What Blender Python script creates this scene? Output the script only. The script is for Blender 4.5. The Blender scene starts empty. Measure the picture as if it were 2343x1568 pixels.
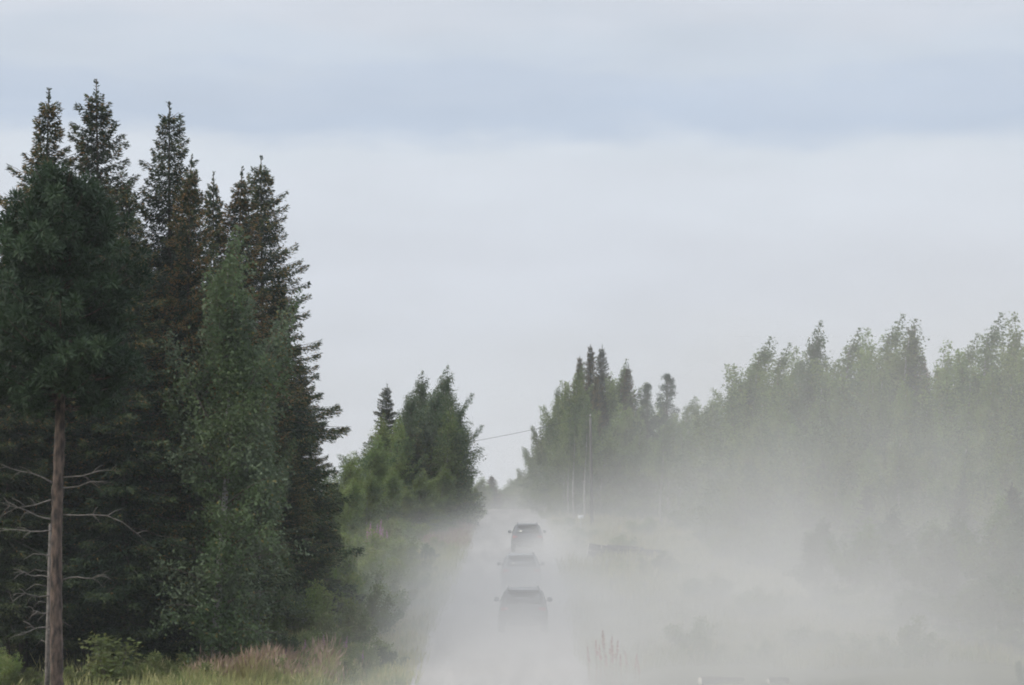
import bpy, math
import numpy as np
from mathutils import Vector

scene = bpy.context.scene
COL = scene.collection
R = math.radians

# ------------------------------------------------------------------ camera, world, sun, exposure
EYE = 8.0                      # height of the eye in world metres
FPX = 6500.0                   # focal length in the 2342-wide measuring frame
CX, CY, HOR = 1171.0, 784.0, 1160.0
PITCH = math.atan((HOR - CY) / FPX)

cam = bpy.data.cameras.new("camera")
cam_ob = bpy.data.objects.new("camera", cam)
COL.objects.link(cam_ob)
cam_ob.location = (0, 0, EYE)
cam_ob.rotation_euler = (R(90) + PITCH, 0, 0)
cam.sensor_width = 36.0
cam.lens = 36.0 * FPX / 2342.0
cam.clip_start = 0.5
cam.clip_end = 8000
scene.camera = cam_ob

SUN_EL, SUN_ROT = R(28), R(-108)       # soft sun behind thin cloud, from the left and a little behind the camera


def lin(r, g, b):
    f = lambda c: c / 12.92 if c <= 0.04045 else ((c + 0.055) / 1.055) ** 2.4
    return (f(r / 255), f(g / 255), f(b / 255), 1.0)


world = bpy.data.worlds.new("World")
scene.world = world
world.use_nodes = True
nt = world.node_tree
nt.nodes.clear()
N = nt.nodes.new
L = nt.links.new
out = N("ShaderNodeOutputWorld")
bg = N("ShaderNodeBackground")
bg.inputs["Strength"].default_value = 0.1
L(bg.outputs[0], out.inputs["Surface"])
sky = N("ShaderNodeTexSky")
sky.sky_type = 'NISHITA'
sky.sun_disc = False
sky.sun_elevation = SUN_EL
sky.sun_rotation = SUN_ROT
sky.dust_density = 2.0
tc = N("ShaderNodeTexCoord")
sep = N("ShaderNodeSeparateXYZ")
L(tc.outputs["Generated"], sep.inputs[0])


def wmath(op, a, b=None, c=None, clamp=False):
    n = N("ShaderNodeMath")
    n.operation = op
    n.use_clamp = clamp
    for i, v in enumerate((a, b, c)):
        if v is None:
            continue
        if isinstance(v, (int, float)):
            n.inputs[i].default_value = v
        else:
            L(v, n.inputs[i])
    return n.outputs[0]


def wnoise(sx, sz, scale, detail, off=0.0):
    m = N("ShaderNodeMapping")
    m.inputs["Scale"].default_value = (sx, sx, sz)
    m.inputs["Location"].default_value = (off, off * 0.7, off * 1.3)
    L(tc.outputs["Generated"], m.inputs[0])
    n = N("ShaderNodeTexNoise")
    n.inputs["Scale"].default_value = scale
    n.inputs["Detail"].default_value = detail
    n.inputs["Roughness"].default_value = 0.5
    L(m.outputs[0], n.inputs["Vector"])
    return n.outputs["Fac"]


n1 = wnoise(1.0, 3.0, 7.0, 4.0, 3.1)       # big shapes of the cloud deck
n2 = wnoise(1.0, 3.5, 22.0, 5.0, 11.7)     # its soft mottling
elev = sep.outputs["Z"]
warp = wmath('MULTIPLY_ADD', n1, 0.030, -0.015)
warp2 = wmath('MULTIPLY_ADD', n2, 0.026, -0.013)
e2 = wmath('ADD', wmath('ADD', elev, warp), warp2)
pos = wmath('DIVIDE', e2, 0.40, clamp=True)
ramp = N("ShaderNodeValToRGB")
cr = ramp.color_ramp
cr.interpolation = 'EASE'
stops = [(0.000, (213, 215, 219)), (0.045, (213, 217, 223)), (0.085, (217, 222, 231)), (0.112, (221, 227, 236)),
         (0.121, (219, 226, 235)), (0.136, (198, 210, 227)), (0.148, (202, 213, 229)), (0.161, (210, 219, 231)),
         (0.178, (217, 223, 233)), (0.200, (205, 215, 231)), (0.225, (216, 222, 233)), (0.262, (204, 214, 230)),
         (0.300, (219, 224, 233)), (0.340, (208, 217, 231)), (0.390, (216, 222, 232))]
while len(cr.elements) > 1:
    cr.elements.remove(cr.elements[-1])
for i, (p, c) in enumerate(stops):
    el = cr.elements[0] if i == 0 else cr.elements.new(p / 0.40)
    el.position = p / 0.40
    el.color = lin(*c)
L(pos, ramp.inputs[0])
# an overcast deck is brightest overhead
n3 = wnoise(1.0, 3.2, 13.0, 5.0, 27.0)
mott = wmath('MULTIPLY_ADD', n3, 0.17, -0.105)                # uneven brightness of the deck
gain = wmath('ADD', wmath('MULTIPLY_ADD', wmath('SUBTRACT', elev, 0.20, clamp=True), 2.6, 1.0), mott)
g10 = wmath('MULTIPLY', gain, 10.0)
cloud = N("ShaderNodeVectorMath")
cloud.operation = 'SCALE'
L(ramp.outputs[0], cloud.inputs[0])
L(g10, cloud.inputs["Scale"])
mix = N("ShaderNodeMix")
mix.data_type = 'RGBA'
mix.inputs["Factor"].default_value = 0.93
L(sky.outputs[0], mix.inputs["A"])
L(cloud.outputs[0], mix.inputs["B"])
L(mix.outputs["Result"], bg.inputs["Color"])

sun = bpy.data.lights.new("sun", 'SUN')
sun.energy = 2.3
sun.angle = R(11)
sun.color = (1.0, 0.94, 0.84)
sun_ob = bpy.data.objects.new("sun", sun)
COL.objects.link(sun_ob)
az = SUN_ROT                                     # nishita rotation is measured from +Y towards +X
sd = Vector((math.sin(az) * math.cos(SUN_EL), math.cos(az) * math.cos(SUN_EL), math.sin(SUN_EL)))
sun_ob.rotation_euler = sd.to_track_quat('Z', 'Y').to_euler()
sun_ob.location = sd * 60

vs = scene.view_settings
vs.view_transform = 'Standard'
vs.look = 'None'
vs.exposure = 0.0
vs.gamma = 1.0
vs.use_curve_mapping = False
cy = scene.cycles
scene.render.engine = 'CYCLES'
cy.use_adaptive_sampling = True
cy.adaptive_threshold = 0.03
cy.adaptive_min_samples = 16
cy.use_denoising = True
cy.max_bounces = 8
cy.diffuse_bounces = 3
cy.glossy_bounces = 2
cy.transmission_bounces = 3
cy.volume_bounces = 4
cy.volume_step_rate = 1.0
cy.volume_max_steps = 256
cy.filter_width = 1.9

# ------------------------------------------------------------------ terrain and measuring helpers
M_SLOPE = (HOR - 922.0) / FPX
D_CREST = 243.0


def ground(y):
    """World height of the ground: down from the eye's rise, up a long 3.7 % slope, over a crest."""
    y = np.asarray(y, dtype=float)
    a = EYE - 2.0 - 0.0525 * y
    b = EYE - 9.1 + M_SLOPE * y
    c = EYE - 9.1 + M_SLOPE * D_CREST - 0.016 * (y - D_CREST)
    g = np.minimum(np.maximum(a, b), np.maximum(c, EYE - 8.0))
    g = np.where(y < 0, EYE - 2.0, g)
    return g


def gz(y):
    return float(ground(y))


def X(px, d):
    return (px - CX) / FPX * d


def Z(py, d):
    u = (CY - py) / FPX
    return EYE + d * (u * math.cos(PITCH) + math.sin(PITCH)) / (math.cos(PITCH) - u * math.sin(PITCH))


# ------------------------------------------------------------------ object helpers
def tag(o, label=None, cat=None, group=None, kind=None):
    if label:
        o["label"] = label
    if cat:
        o["category"] = cat
    if group:
        o["group"] = group
    if kind:
        o["kind"] = kind
    return o


def empty(name, loc=(0, 0, 0), rotz=0.0, scale=(1, 1, 1), label=None, cat=None, group=None):
    o = bpy.data.objects.new(name, None)
    COL.objects.link(o)
    o.location = loc
    o.rotation_euler = (0, 0, rotz)
    o.scale = scale
    o.empty_display_size = 0.2
    return tag(o, label, cat, group)


def mesh(name, V, F, mats, mi=None, smooth=False):
    """V (n,3); F a list of (m,k) index arrays; mi a list of material indices, one array or int per F entry."""
    me = bpy.data.meshes.new(name)
    V = np.asarray(V, dtype=np.float32)
    me.vertices.add(len(V))
    me.vertices.foreach_set("co", V.ravel())
    F = [np.asarray(f, dtype=np.int32) for f in F if len(f)]
    tot = np.concatenate([np.full(len(f), f.shape[1], dtype=np.int32) for f in F])
    idx = np.concatenate([f.ravel() for f in F])
    start = np.concatenate([[0], np.cumsum(tot)[:-1]]).astype(np.int32)
    me.loops.add(len(idx))
    me.polygons.add(len(tot))
    me.loops.foreach_set("vertex_index", idx)
    me.polygons.foreach_set("loop_start", start)
    me.polygons.foreach_set("loop_total", tot)
    if mi is not None:
        m = np.concatenate([np.broadcast_to(np.asarray(a, dtype=np.int32), (len(f),)) for a, f in zip(mi, F)])
        me.polygons.foreach_set("material_index", m.astype(np.int32))
    if smooth:
        me.polygons.foreach_set("use_smooth", np.ones(len(tot), dtype=bool))
    for m in mats:
        me.materials.append(m)
    me.update(calc_edges=True)
    me.validate()
    return me


def link(name, me, parent=None, loc=(0, 0, 0), rot=(0, 0, 0), scale=(1, 1, 1)):
    o = bpy.data.objects.new(name, me)
    COL.objects.link(o)
    o.parent = parent
    o.location = loc
    o.rotation_euler = rot
    o.scale = scale
    return o


class Geo:
    """Collects tubes, leaves and boxes into one mesh."""

    def __init__(self):
        self.V, self.F, self.M, self.n = [], [], [], 0

    def add(self, V, F, m=0):
        V = np.asarray(V, dtype=float)
        self.V.append(V)
        self.F.append(np.asarray(F, dtype=np.int32) + self.n)
        self.M.append(m)
        self.n += len(V)

    def tube(self, pts, rad, sides=6, m=0, cap=True):
        pts = np.asarray(pts, dtype=float)
        rad = np.asarray(rad, dtype=float)
        k = len(pts)
        t = np.gradient(pts, axis=0)
        t /= np.linalg.norm(t, axis=1)[:, None] + 1e-9
        ref = np.array([0, 0, 1.0]) if abs(t[:, 2]).mean() < 0.8 else np.array([1.0, 0, 0])
        s = np.cross(t, ref)
        s /= np.linalg.norm(s, axis=1)[:, None] + 1e-9
        u = np.cross(t, s)
        a = np.arange(sides) / sides * 2 * math.pi
        ring = pts[:, None, :] + rad[:, None, None] * (np.cos(a)[None, :, None] * s[:, None, :] + np.sin(a)[None, :, None] * u[:, None, :])
        V = ring.reshape(-1, 3)
        i = np.arange(k - 1)[:, None] * sides
        j = np.arange(sides)[None, :]
        j2 = (j + 1) % sides
        F = np.stack([i + j, i + j2, i + sides + j2, i + sides + j], -1).reshape(-1, 4)
        self.add(V, F, m)
        if cap:
            self.F.append(np.array([[self.n - sides + q for q in range(sides)]], dtype=np.int32))
            self.M.append(m)
            self.F.append(np.array([[self.n - k * sides + q for q in range(sides)][::-1]], dtype=np.int32))
            self.M.append(m)

    def leaves(self, P, A, S, ln, wd, m=0, bend=0.0):
        """Diamond leaves: base P, axis A, side S."""
        P, A, S = (np.asarray(v, dtype=float) for v in (P, A, S))
        A = A / (np.linalg.norm(A, axis=1)[:, None] + 1e-9)
        S = S - (S * A).sum(1)[:, None] * A
        S = S / (np.linalg.norm(S, axis=1)[:, None] + 1e-9)
        ln = np.broadcast_to(ln, (len(P),))[:, None]
        wd = np.broadcast_to(wd, (len(P),))[:, None]
        Nn = np.cross(A, S)
        mid = P + A * ln * 0.45 + Nn * ln * bend
        V = np.stack([P, mid + S * wd / 2, P + A * ln, mid - S * wd / 2], 1).reshape(-1, 3)
        F = np.arange(len(P) * 4).reshape(-1, 4)
        self.add(V, F, m)

    def box(self, c, s, m=0):
        x, y, z = np.array(s) / 2.0
        V = np.array([[-x, -y, -z], [x, -y, -z], [x, y, -z], [-x, y, -z], [-x, -y, z], [x, -y, z], [x, y, z], [-x, y, z]]) + np.array(c)
        F = [[0, 3, 2, 1], [4, 5, 6, 7], [0, 1, 5, 4], [1, 2, 6, 5], [2, 3, 7, 6], [3, 0, 4, 7]]
        self.add(V, F, m)

    def mesh(self, name, mats, smooth=False):
        return mesh(name, np.concatenate(self.V), self.F, mats, self.M, smooth)


# ------------------------------------------------------------------ materials
def new_mat(name):
    m = bpy.data.materials.new(name)
    m.use_nodes = True
    t = m.node_tree
    t.nodes.clear()
    o = t.nodes.new("ShaderNodeOutputMaterial")
    return m, t, o


def noise_color(t, scale, c1, c2, detail=3.0, coord="Object", lo=0.35, hi=0.65):
    tc_ = t.nodes.new("ShaderNodeTexCoord")
    n = t.nodes.new("ShaderNodeTexNoise")
    n.inputs["Scale"].default_value = scale
    n.inputs["Detail"].default_value = detail
    t.links.new(tc_.outputs[coord], n.inputs["Vector"])
    r = t.nodes.new("ShaderNodeValToRGB")
    r.color_ramp.elements[0].position = lo
    r.color_ramp.elements[1].position = hi
    r.color_ramp.elements[0].color = (*c1, 1)
    r.color_ramp.elements[1].color = (*c2, 1)
    t.links.new(n.outputs["Fac"], r.inputs[0])
    return r.outputs[0], n.outputs["Fac"]


def vary(t, col, hue=0.02, val=0.25):
    oi = t.nodes.new("ShaderNodeObjectInfo")
    h = t.nodes.new("ShaderNodeHueSaturation")
    a = t.nodes.new("ShaderNodeMapRange")
    a.inputs[3].default_value = 0.5 - hue
    a.inputs[4].default_value = 0.5 + hue
    b = t.nodes.new("ShaderNodeMapRange")
    b.inputs[3].default_value = 1 - val
    b.inputs[4].default_value = 1 + val
    w = t.nodes.new("ShaderNodeMath")
    w.operation = 'FRACT'
    w2 = t.nodes.new("ShaderNodeMath")
    w2.operation = 'MULTIPLY'
    w2.inputs[1].default_value = 7.31
    t.links.new(oi.outputs["Random"], w2.inputs[0])
    t.links.new(w2.outputs[0], w.inputs[0])
    t.links.new(oi.outputs["Random"], a.inputs[0])
    t.links.new(w.outputs[0], b.inputs[0])
    t.links.new(a.outputs[0], h.inputs["Hue"])
    t.links.new(b.outputs[0], h.inputs["Value"])
    t.links.new(col, h.inputs["Color"])
    return h.outputs[0]


def foliage(name, c1, c2, scale=1.2, trans=0.3, rough=0.6, hue=0.012, val=0.15):
    m, t, o = new_mat(name)
    col, _ = noise_color(t, scale, c1, c2)
    col = vary(t, col, hue, val)
    p = t.nodes.new("ShaderNodeBsdfPrincipled")
    p.inputs["Roughness"].default_value = rough
    p.inputs["Specular IOR Level"].default_value = 0.25
    t.links.new(col, p.inputs["Base Color"])
    tr = t.nodes.new("ShaderNodeBsdfTranslucent")
    t.links.new(col, tr.inputs["Color"])
    mx = t.nodes.new("ShaderNodeMixShader")
    mx.inputs[0].default_value = trans
    t.links.new(p.outputs[0], mx.inputs[1])
    t.links.new(tr.outputs[0], mx.inputs[2])
    t.links.new(mx.outputs[0], o.inputs["Surface"])
    return m


def solid(name, c1, c2=None, scale=8.0, rough=0.7, metal=0.0, bump=0.0, spec=0.4, stretch=None, coat=0.0):
    m, t, o = new_mat(name)
    p = t.nodes.new("ShaderNodeBsdfPrincipled")
    p.inputs["Roughness"].default_value = rough
    p.inputs["Metallic"].default_value = metal
    p.inputs["Specular IOR Level"].default_value = spec
    p.inputs["Coat Weight"].default_value = coat
    col, fac = noise_color(t, scale, c1, c2 or c1, 5.0)
    if stretch:
        mp = t.nodes.new("ShaderNodeMapping")
        mp.inputs["Scale"].default_value = stretch
        n = [q for q in t.nodes if q.type == 'TEX_NOISE'][0]
        src = n.inputs["Vector"].links[0].from_socket
        t.links.new(src, mp.inputs[0])
        t.links.new(mp.outputs[0], n.inputs["Vector"])
    t.links.new(col, p.inputs["Base Color"])
    if bump:
        b = t.nodes.new("ShaderNodeBump")
        b.inputs["Strength"].default_value = bump
        b.inputs["Distance"].default_value = 0.03
        t.links.new(fac, b.inputs["Height"])
        t.links.new(b.outputs[0], p.inputs["Normal"])
    t.links.new(p.outputs[0], o.inputs["Surface"])
    return m


M = {}
M['needle'] = foliage("spruce_needles", (0.015, 0.028, 0.014), (0.038, 0.060, 0.027), 0.9, 0.12)
M['needle_tip'] = foliage("spruce_tips", (0.050, 0.075, 0.028), (0.085, 0.100, 0.040), 1.2, 0.15)
M['cone'] = foliage("spruce_cones", (0.15, 0.092, 0.032), (0.25, 0.155, 0.056), 2.0, 0.15)
M['pine'] = foliage("pine_needles", (0.018, 0.040, 0.019), (0.044, 0.080, 0.036), 0.8, 0.15)
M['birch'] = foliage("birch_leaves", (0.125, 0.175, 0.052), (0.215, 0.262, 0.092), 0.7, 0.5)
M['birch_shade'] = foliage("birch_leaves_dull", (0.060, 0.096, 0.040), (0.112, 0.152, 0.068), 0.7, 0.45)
M['silver'] = foliage("birch_leaves_silvery", (0.078, 0.108, 0.060), (0.135, 0.168, 0.100), 0.7, 0.4)
M['willow'] = foliage("willow_leaves", (0.120, 0.155, 0.055), (0.230, 0.245, 0.095), 1.0, 0.5)
M['yellow'] = foliage("turning_leaves", (0.150, 0.120, 0.034), (0.185, 0.160, 0.050), 1.0, 0.3)
M['grass'] = foliage("grass_blades", (0.18, 0.215, 0.080), (0.36, 0.335, 0.150), 0.6, 0.5)
M['drygrass'] = foliage("dry_grass_blades", (0.24, 0.22, 0.10), (0.38, 0.33, 0.17), 0.8, 0.4)
M['seed'] = foliage("reddish_seed_heads", (0.23, 0.150, 0.115), (0.33, 0.235, 0.185), 1.0, 0.3)
M['fireweed'] = foliage("fireweed_flowers", (0.31, 0.17, 0.27), (0.40, 0.26, 0.36), 3.0, 0.3)
M['fireweed_red'] = foliage("fireweed_seed_stalks", (0.26, 0.085, 0.075), (0.36, 0.13, 0.10), 3.0, 0.2)
M['bark'] = solid("spruce_bark", (0.045, 0.036, 0.030), (0.10, 0.082, 0.068), 9.0, 0.9, bump=0.6, stretch=(1, 1, 0.25))
M['pinebark'] = solid("pine_bark", (0.022, 0.018, 0.015), (0.120, 0.085, 0.066), 13.0, 0.95, bump=1.0, stretch=(1, 1, 0.3))
M['deadwood'] = solid("dead_grey_wood", (0.08, 0.070, 0.06), (0.17, 0.15, 0.132), 9.0, 0.9)
M['birchbark'] = solid("birch_bark", (0.11, 0.10, 0.09), (0.34, 0.33, 0.31), 5.0, 0.8, bump=0.2, stretch=(1.5, 1.5, 2.2))
M['twig'] = solid("twigs", (0.07, 0.055, 0.045), (0.12, 0.095, 0.075), 9.0, 0.9)
M['polewood'] = solid("weathered_pole_wood", (0.07, 0.066, 0.06), (0.13, 0.12, 0.11), 6.0, 0.85, stretch=(4, 4, 0.3), bump=0.2)
M['logbark'] = solid("log_bark", (0.022, 0.019, 0.017), (0.055, 0.047, 0.041), 8.0, 0.9, bump=0.6)
M['cutwood'] = solid("cut_wood", (0.55, 0.50, 0.42), (0.72, 0.68, 0.60), 12.0, 0.8)
M['cable'] = solid("cable", (0.06, 0.06, 0.06), None, 5, 0.6)
M['ceramic'] = solid("ceramic", (0.35, 0.34, 0.32), None, 5, 0.3)
M['signwhite'] = solid("sign_white", (0.74, 0.76, 0.78), (0.80, 0.82, 0.84), 5, 0.5)
M['steel'] = solid("galvanised_steel", (0.36, 0.37, 0.38), (0.46, 0.47, 0.48), 14, 0.5, metal=0.6)


def ground_mat(name, cols, scale, bump=0.5):
    m, t, o = new_mat(name)
    p = t.nodes.new("ShaderNodeBsdfPrincipled")
    p.inputs["Roughness"].default_value = 0.95
    p.inputs["Specular IOR Level"].default_value = 0.15
    c, f = noise_color(t, scale, cols[0], cols[1], 8.0, lo=0.3, hi=0.7)
    c2, f2 = noise_color(t, scale * 14, cols[2], cols[3], 6.0, lo=0.35, hi=0.65)
    mx = t.nodes.new("ShaderNodeMix")
    mx.data_type = 'RGBA'
    mx.inputs["Factor"].default_value = 0.5
    t.links.new(c, mx.inputs["A"])
    t.links.new(c2, mx.inputs["B"])
    b = t.nodes.new("ShaderNodeBump")
    b.inputs["Strength"].default_value = bump
    b.inputs["Distance"].default_value = 0.05
    t.links.new(f2, b.inputs["Height"])
    t.links.new(b.outputs[0], p.inputs["Normal"])
    t.links.new(mx.outputs["Result"], p.inputs["Base Color"])
    t.links.new(p.outputs[0], o.inputs["Surface"])
    return m


M['soil'] = ground_mat("forest_floor", (( .040, .045, .022), (.085, .088, .040), (.05, .04, .025), (.10, .10, .05)), 0.35)
M['gravel'] = ground_mat("gravel", ((.19, .178, .162), (.25, .235, .215), (.15, .14, .128), (.30, .285, .265)), 0.45)

t_ = M['gravel'].node_tree                      # wheel-worn streaks along the road
tcn, mpn, nsn, mrn, mxn = (t_.nodes.new("ShaderNode" + q) for q in ("TexCoord", "Mapping", "TexNoise", "MapRange", "Mix"))
mpn.inputs["Scale"].default_value = (1.6, 0.07, 1.0)
nsn.inputs["Scale"].default_value = 1.0
nsn.inputs["Detail"].default_value = 6.0
mrn.inputs[1].default_value, mrn.inputs[2].default_value, mrn.inputs[3].default_value, mrn.inputs[4].default_value = 0.35, 0.65, 0.62, 1.15
mxn.data_type, mxn.blend_type = 'RGBA', 'MULTIPLY'
mxn.inputs["Factor"].default_value = 1.0
pb = [q for q in t_.nodes if q.type == 'BSDF_PRINCIPLED'][0]
src_ = pb.inputs["Base Color"].links[0].from_socket
t_.links.new(tcn.outputs["Object"], mpn.inputs[0])
t_.links.new(mpn.outputs[0], nsn.inputs["Vector"])
t_.links.new(nsn.outputs["Fac"], mrn.inputs[0])
t_.links.new(src_, mxn.inputs["A"])
t_.links.new(mrn.outputs[0], mxn.inputs["B"])
t_.links.new(mxn.outputs["Result"], pb.inputs["Base Color"])

# ------------------------------------------------------------------ ground, road
ROAD_HALF = 2.95


def road_cx(y):
    return -0.62 + 0.0024 * np.asarray(y, dtype=float)


def sheet(name, us, ys, fx, fz, mat):
    us = np.asarray(us)
    ys = np.asarray(ys)
    U, Y = np.meshgrid(us, ys)
    Xv = fx(U, Y)
    V = np.stack([Xv, Y, fz(U, Xv, Y)], -1).reshape(-1, 3)
    nu = len(us)
    i = (np.arange(len(ys) - 1)[:, None] * nu + np.arange(nu - 1)[None, :]).ravel()
    F = np.stack([i, i + 1, i + 1 + nu, i + nu], -1)
    return link(name, mesh(name, V, [F], [mat], None, True))


rng = np.random.default_rng(5)
ys = np.concatenate([[-400, -200, -60, -10], np.arange(0, 330, 3.0), np.arange(330, 700, 25), [900, 1300, 2000, 3000]])
xs = np.concatenate([[-2500, -1200, -600, -300, -150], np.arange(-80, -12, 6.0), np.arange(-12, 16, 1.0), np.arange(16, 90, 6.0), [150, 300, 600, 1200, 2500]])


def ground_z(U, Xv, Y):
    d = np.abs(Xv - road_cx(Y)) - ROAD_HALF
    ditch = -0.28 * np.exp(-((d - 1.6) / 0.9) ** 2) * (d > 0) - 0.09 * (d <= 0.2)
    lump = 0.10 * np.sin(Xv * 0.61 + 1.3) * np.sin(Y * 0.37) + 0.06 * np.sin(Xv * 1.7 + Y * 0.9)
    return ground(Y) + ditch + lump * np.clip(d - 0.8, 0, 2) / 2


def gzx(x, y):
    return float(ground_z(None, np.array(float(x)), np.array(float(y))))


tag(sheet("ground", xs, ys, lambda U, Y: U, ground_z, M['soil']), kind="structure")
ry = np.concatenate([np.arange(-60, 330, 2.0), np.arange(330, 700, 20)])
ru = np.linspace(-1, 1, 15)


def road_z(U, Xv, Y):
    crown = 0.07 * (1 - U ** 2)
    ruts = -0.025 * (np.exp(-((np.abs(U) - 0.3) / 0.09) ** 2))
    return ground(Y) + crown + ruts + 0.012 * np.sin(Y * 1.9 + U * 3) * np.sin(Y * 0.7)


tag(sheet("road", ru, ry, lambda U, Y: road_cx(Y) + U * (ROAD_HALF + 0.15 * np.sin(Y * 0.23) + 0.1 * np.sin(Y * 0.71 + 1)), road_z, M['gravel']), kind="structure")


# ------------------------------------------------------------------ tree meshes
def unit(v):
    return v / (np.linalg.norm(v, axis=-1, keepdims=True) + 1e-9)


def spruce_mesh(seed, H=16.0, RAD=2.4, brown=0.2, dens=1.0, lean=0.0, base=0.05):
    r = np.random.default_rng(seed)
    tr, cr_ = Geo(), Geo()
    zs = np.linspace(0, H, 12)
    wob = np.stack([np.sin(zs * 0.4 + seed) * 0.05 + lean * (zs / H) ** 2, np.cos(zs * 0.33 + seed) * 0.05, zs], -1)
    tr.tube(wob, np.interp(zs, [0, H], [0.0065 * H + 0.02, 0.012]), 8)
    z = base * H
    Ps, As, Ss, Ls, Ws, Ms = [], [], [], [], [], []
    while z < H * 0.972:
        t = (z / H - base) / (1 - base)
        lump = 1 + 0.18 * math.sin(z * 1.1 + seed * 2.3)
        nb = int(r.integers(5, 8)) if t < 0.6 else int(r.integers(4, 7))
        a0 = r.uniform(0, 6.28)
        for k in range(nb):
            az = a0 + k * 6.28 / nb + r.uniform(-0.5, 0.5)
            prof = (1 - t) ** 0.82 * 1.12 * (0.78 + 0.22 * min(1, t / 0.12))
            Lb = (RAD * prof * lump + 0.08) * r.uniform(0.5, 1.12)
            Lb *= 1 + 0.22 * math.sin(2 * az + z * 0.7 + seed) * math.sin(z * 1.7 + az)
            if r.random() < 0.06:
                Lb *= 1.3
            pitch = R(-22 + 62 * t ** 1.3) + r.uniform(-0.12, 0.12)
            dirv = np.array([math.cos(az), math.sin(az), 0])
            side = np.array([-math.sin(az), math.cos(az), 0])
            org = np.array([np.interp(z, zs, wob[:, 0]), np.interp(z, zs, wob[:, 1]), z + r.uniform(-0.16, 0.16) * (1 - t)])
            curve = lambda u: org + dirv * (Lb * u)[:, None] + np.array([0, 0, 1]) * (Lb * (math.tan(pitch) * u - 0.30 * u ** 2 + 0.30 * u ** 3.5))[:, None]
            ub = np.linspace(0, 0.95, 4)
            if r.random() < 0.7:
                tr.tube(curve(ub), np.linspace(0.011 + 0.007 * Lb, 0.005, 4), 3, cap=False)
            ns = int((Lb * 170 + 10) * dens)
            u = np.clip(r.uniform(0.0, 1.0, ns) ** 0.8, 0, 1)
            fan = 0.34 * Lb * np.sin(np.pi * np.clip(u, 0, 1) ** 0.8) * 0.75 + 0.05
            so = r.uniform(-1, 1, ns) * fan
            P = curve(u) + side * so[:, None]
            P[:, 2] -= np.abs(r.normal(0, 0.14, ns)) * (0.5 + 0.5 * (1 - t)) + 0.10 * np.abs(so) / (fan + .01)
            A = dirv * r.uniform(0.3, 1.1, ns)[:, None] + side * (np.sign(so) * r.uniform(0.1, 0.9, ns))[:, None]
            A = A + np.array([0, 0, 1]) * (r.uniform(-1.2, 0.2, ns) + 0.8 * t * (u > 0.7))[:, None]
            Ps.append(P)
            As.append(A)
            Ss.append(r.normal(0, 1, (ns, 3)) + np.array([0, 0, 0.0]))
            Ls.append(r.uniform(0.09, 0.20, ns) * (0.75 + 0.25 * (1 - t)))
            Ws.append(r.uniform(0.026, 0.052, ns))
            mm = np.zeros(ns, dtype=int)
            mm[(u > 0.75) & (r.random(ns) < 0.55)] = 1
            pc = brown * np.clip(-0.25 + 2.2 * t, 0.03, 1.3)
            mm[(u > 0.45) & (r.random(ns) < pc)] = 2
            Ms.append(mm)
        z += r.uniform(0.18, 0.30)
    # leader
    n = 26
    Ps.append(np.stack([r.normal(0, .015, n) + wob[-1, 0], r.normal(0, .015, n) + wob[-1, 1], r.uniform(H * 0.955, H * 0.998, n)], -1))
    As.append(np.stack([r.normal(0, .5, n), r.normal(0, .5, n), np.ones(n)], -1))
    Ss.append(r.normal(0, 1, (n, 3)))
    Ls.append(np.full(n, 0.13))
    Ws.append(np.full(n, 0.06))
    Ms.append(np.zeros(n, dtype=int))
    P, A, S, Ln, W, Mi = (np.concatenate(v) for v in (Ps, As, Ss, Ls, Ws, Ms))
    for k in range(3):
        q = Mi == k
        if q.any():
            cr_.leaves(P[q], A[q], S[q], Ln[q] * (0.8 if k == 2 else 1), W[q], k, 0.08)
    return tr.mesh("spruce_trunk", [M['bark']], True), cr_.mesh("spruce_crown", [M['needle'], M['needle_tip'], M['cone']]), H, RAD


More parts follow.
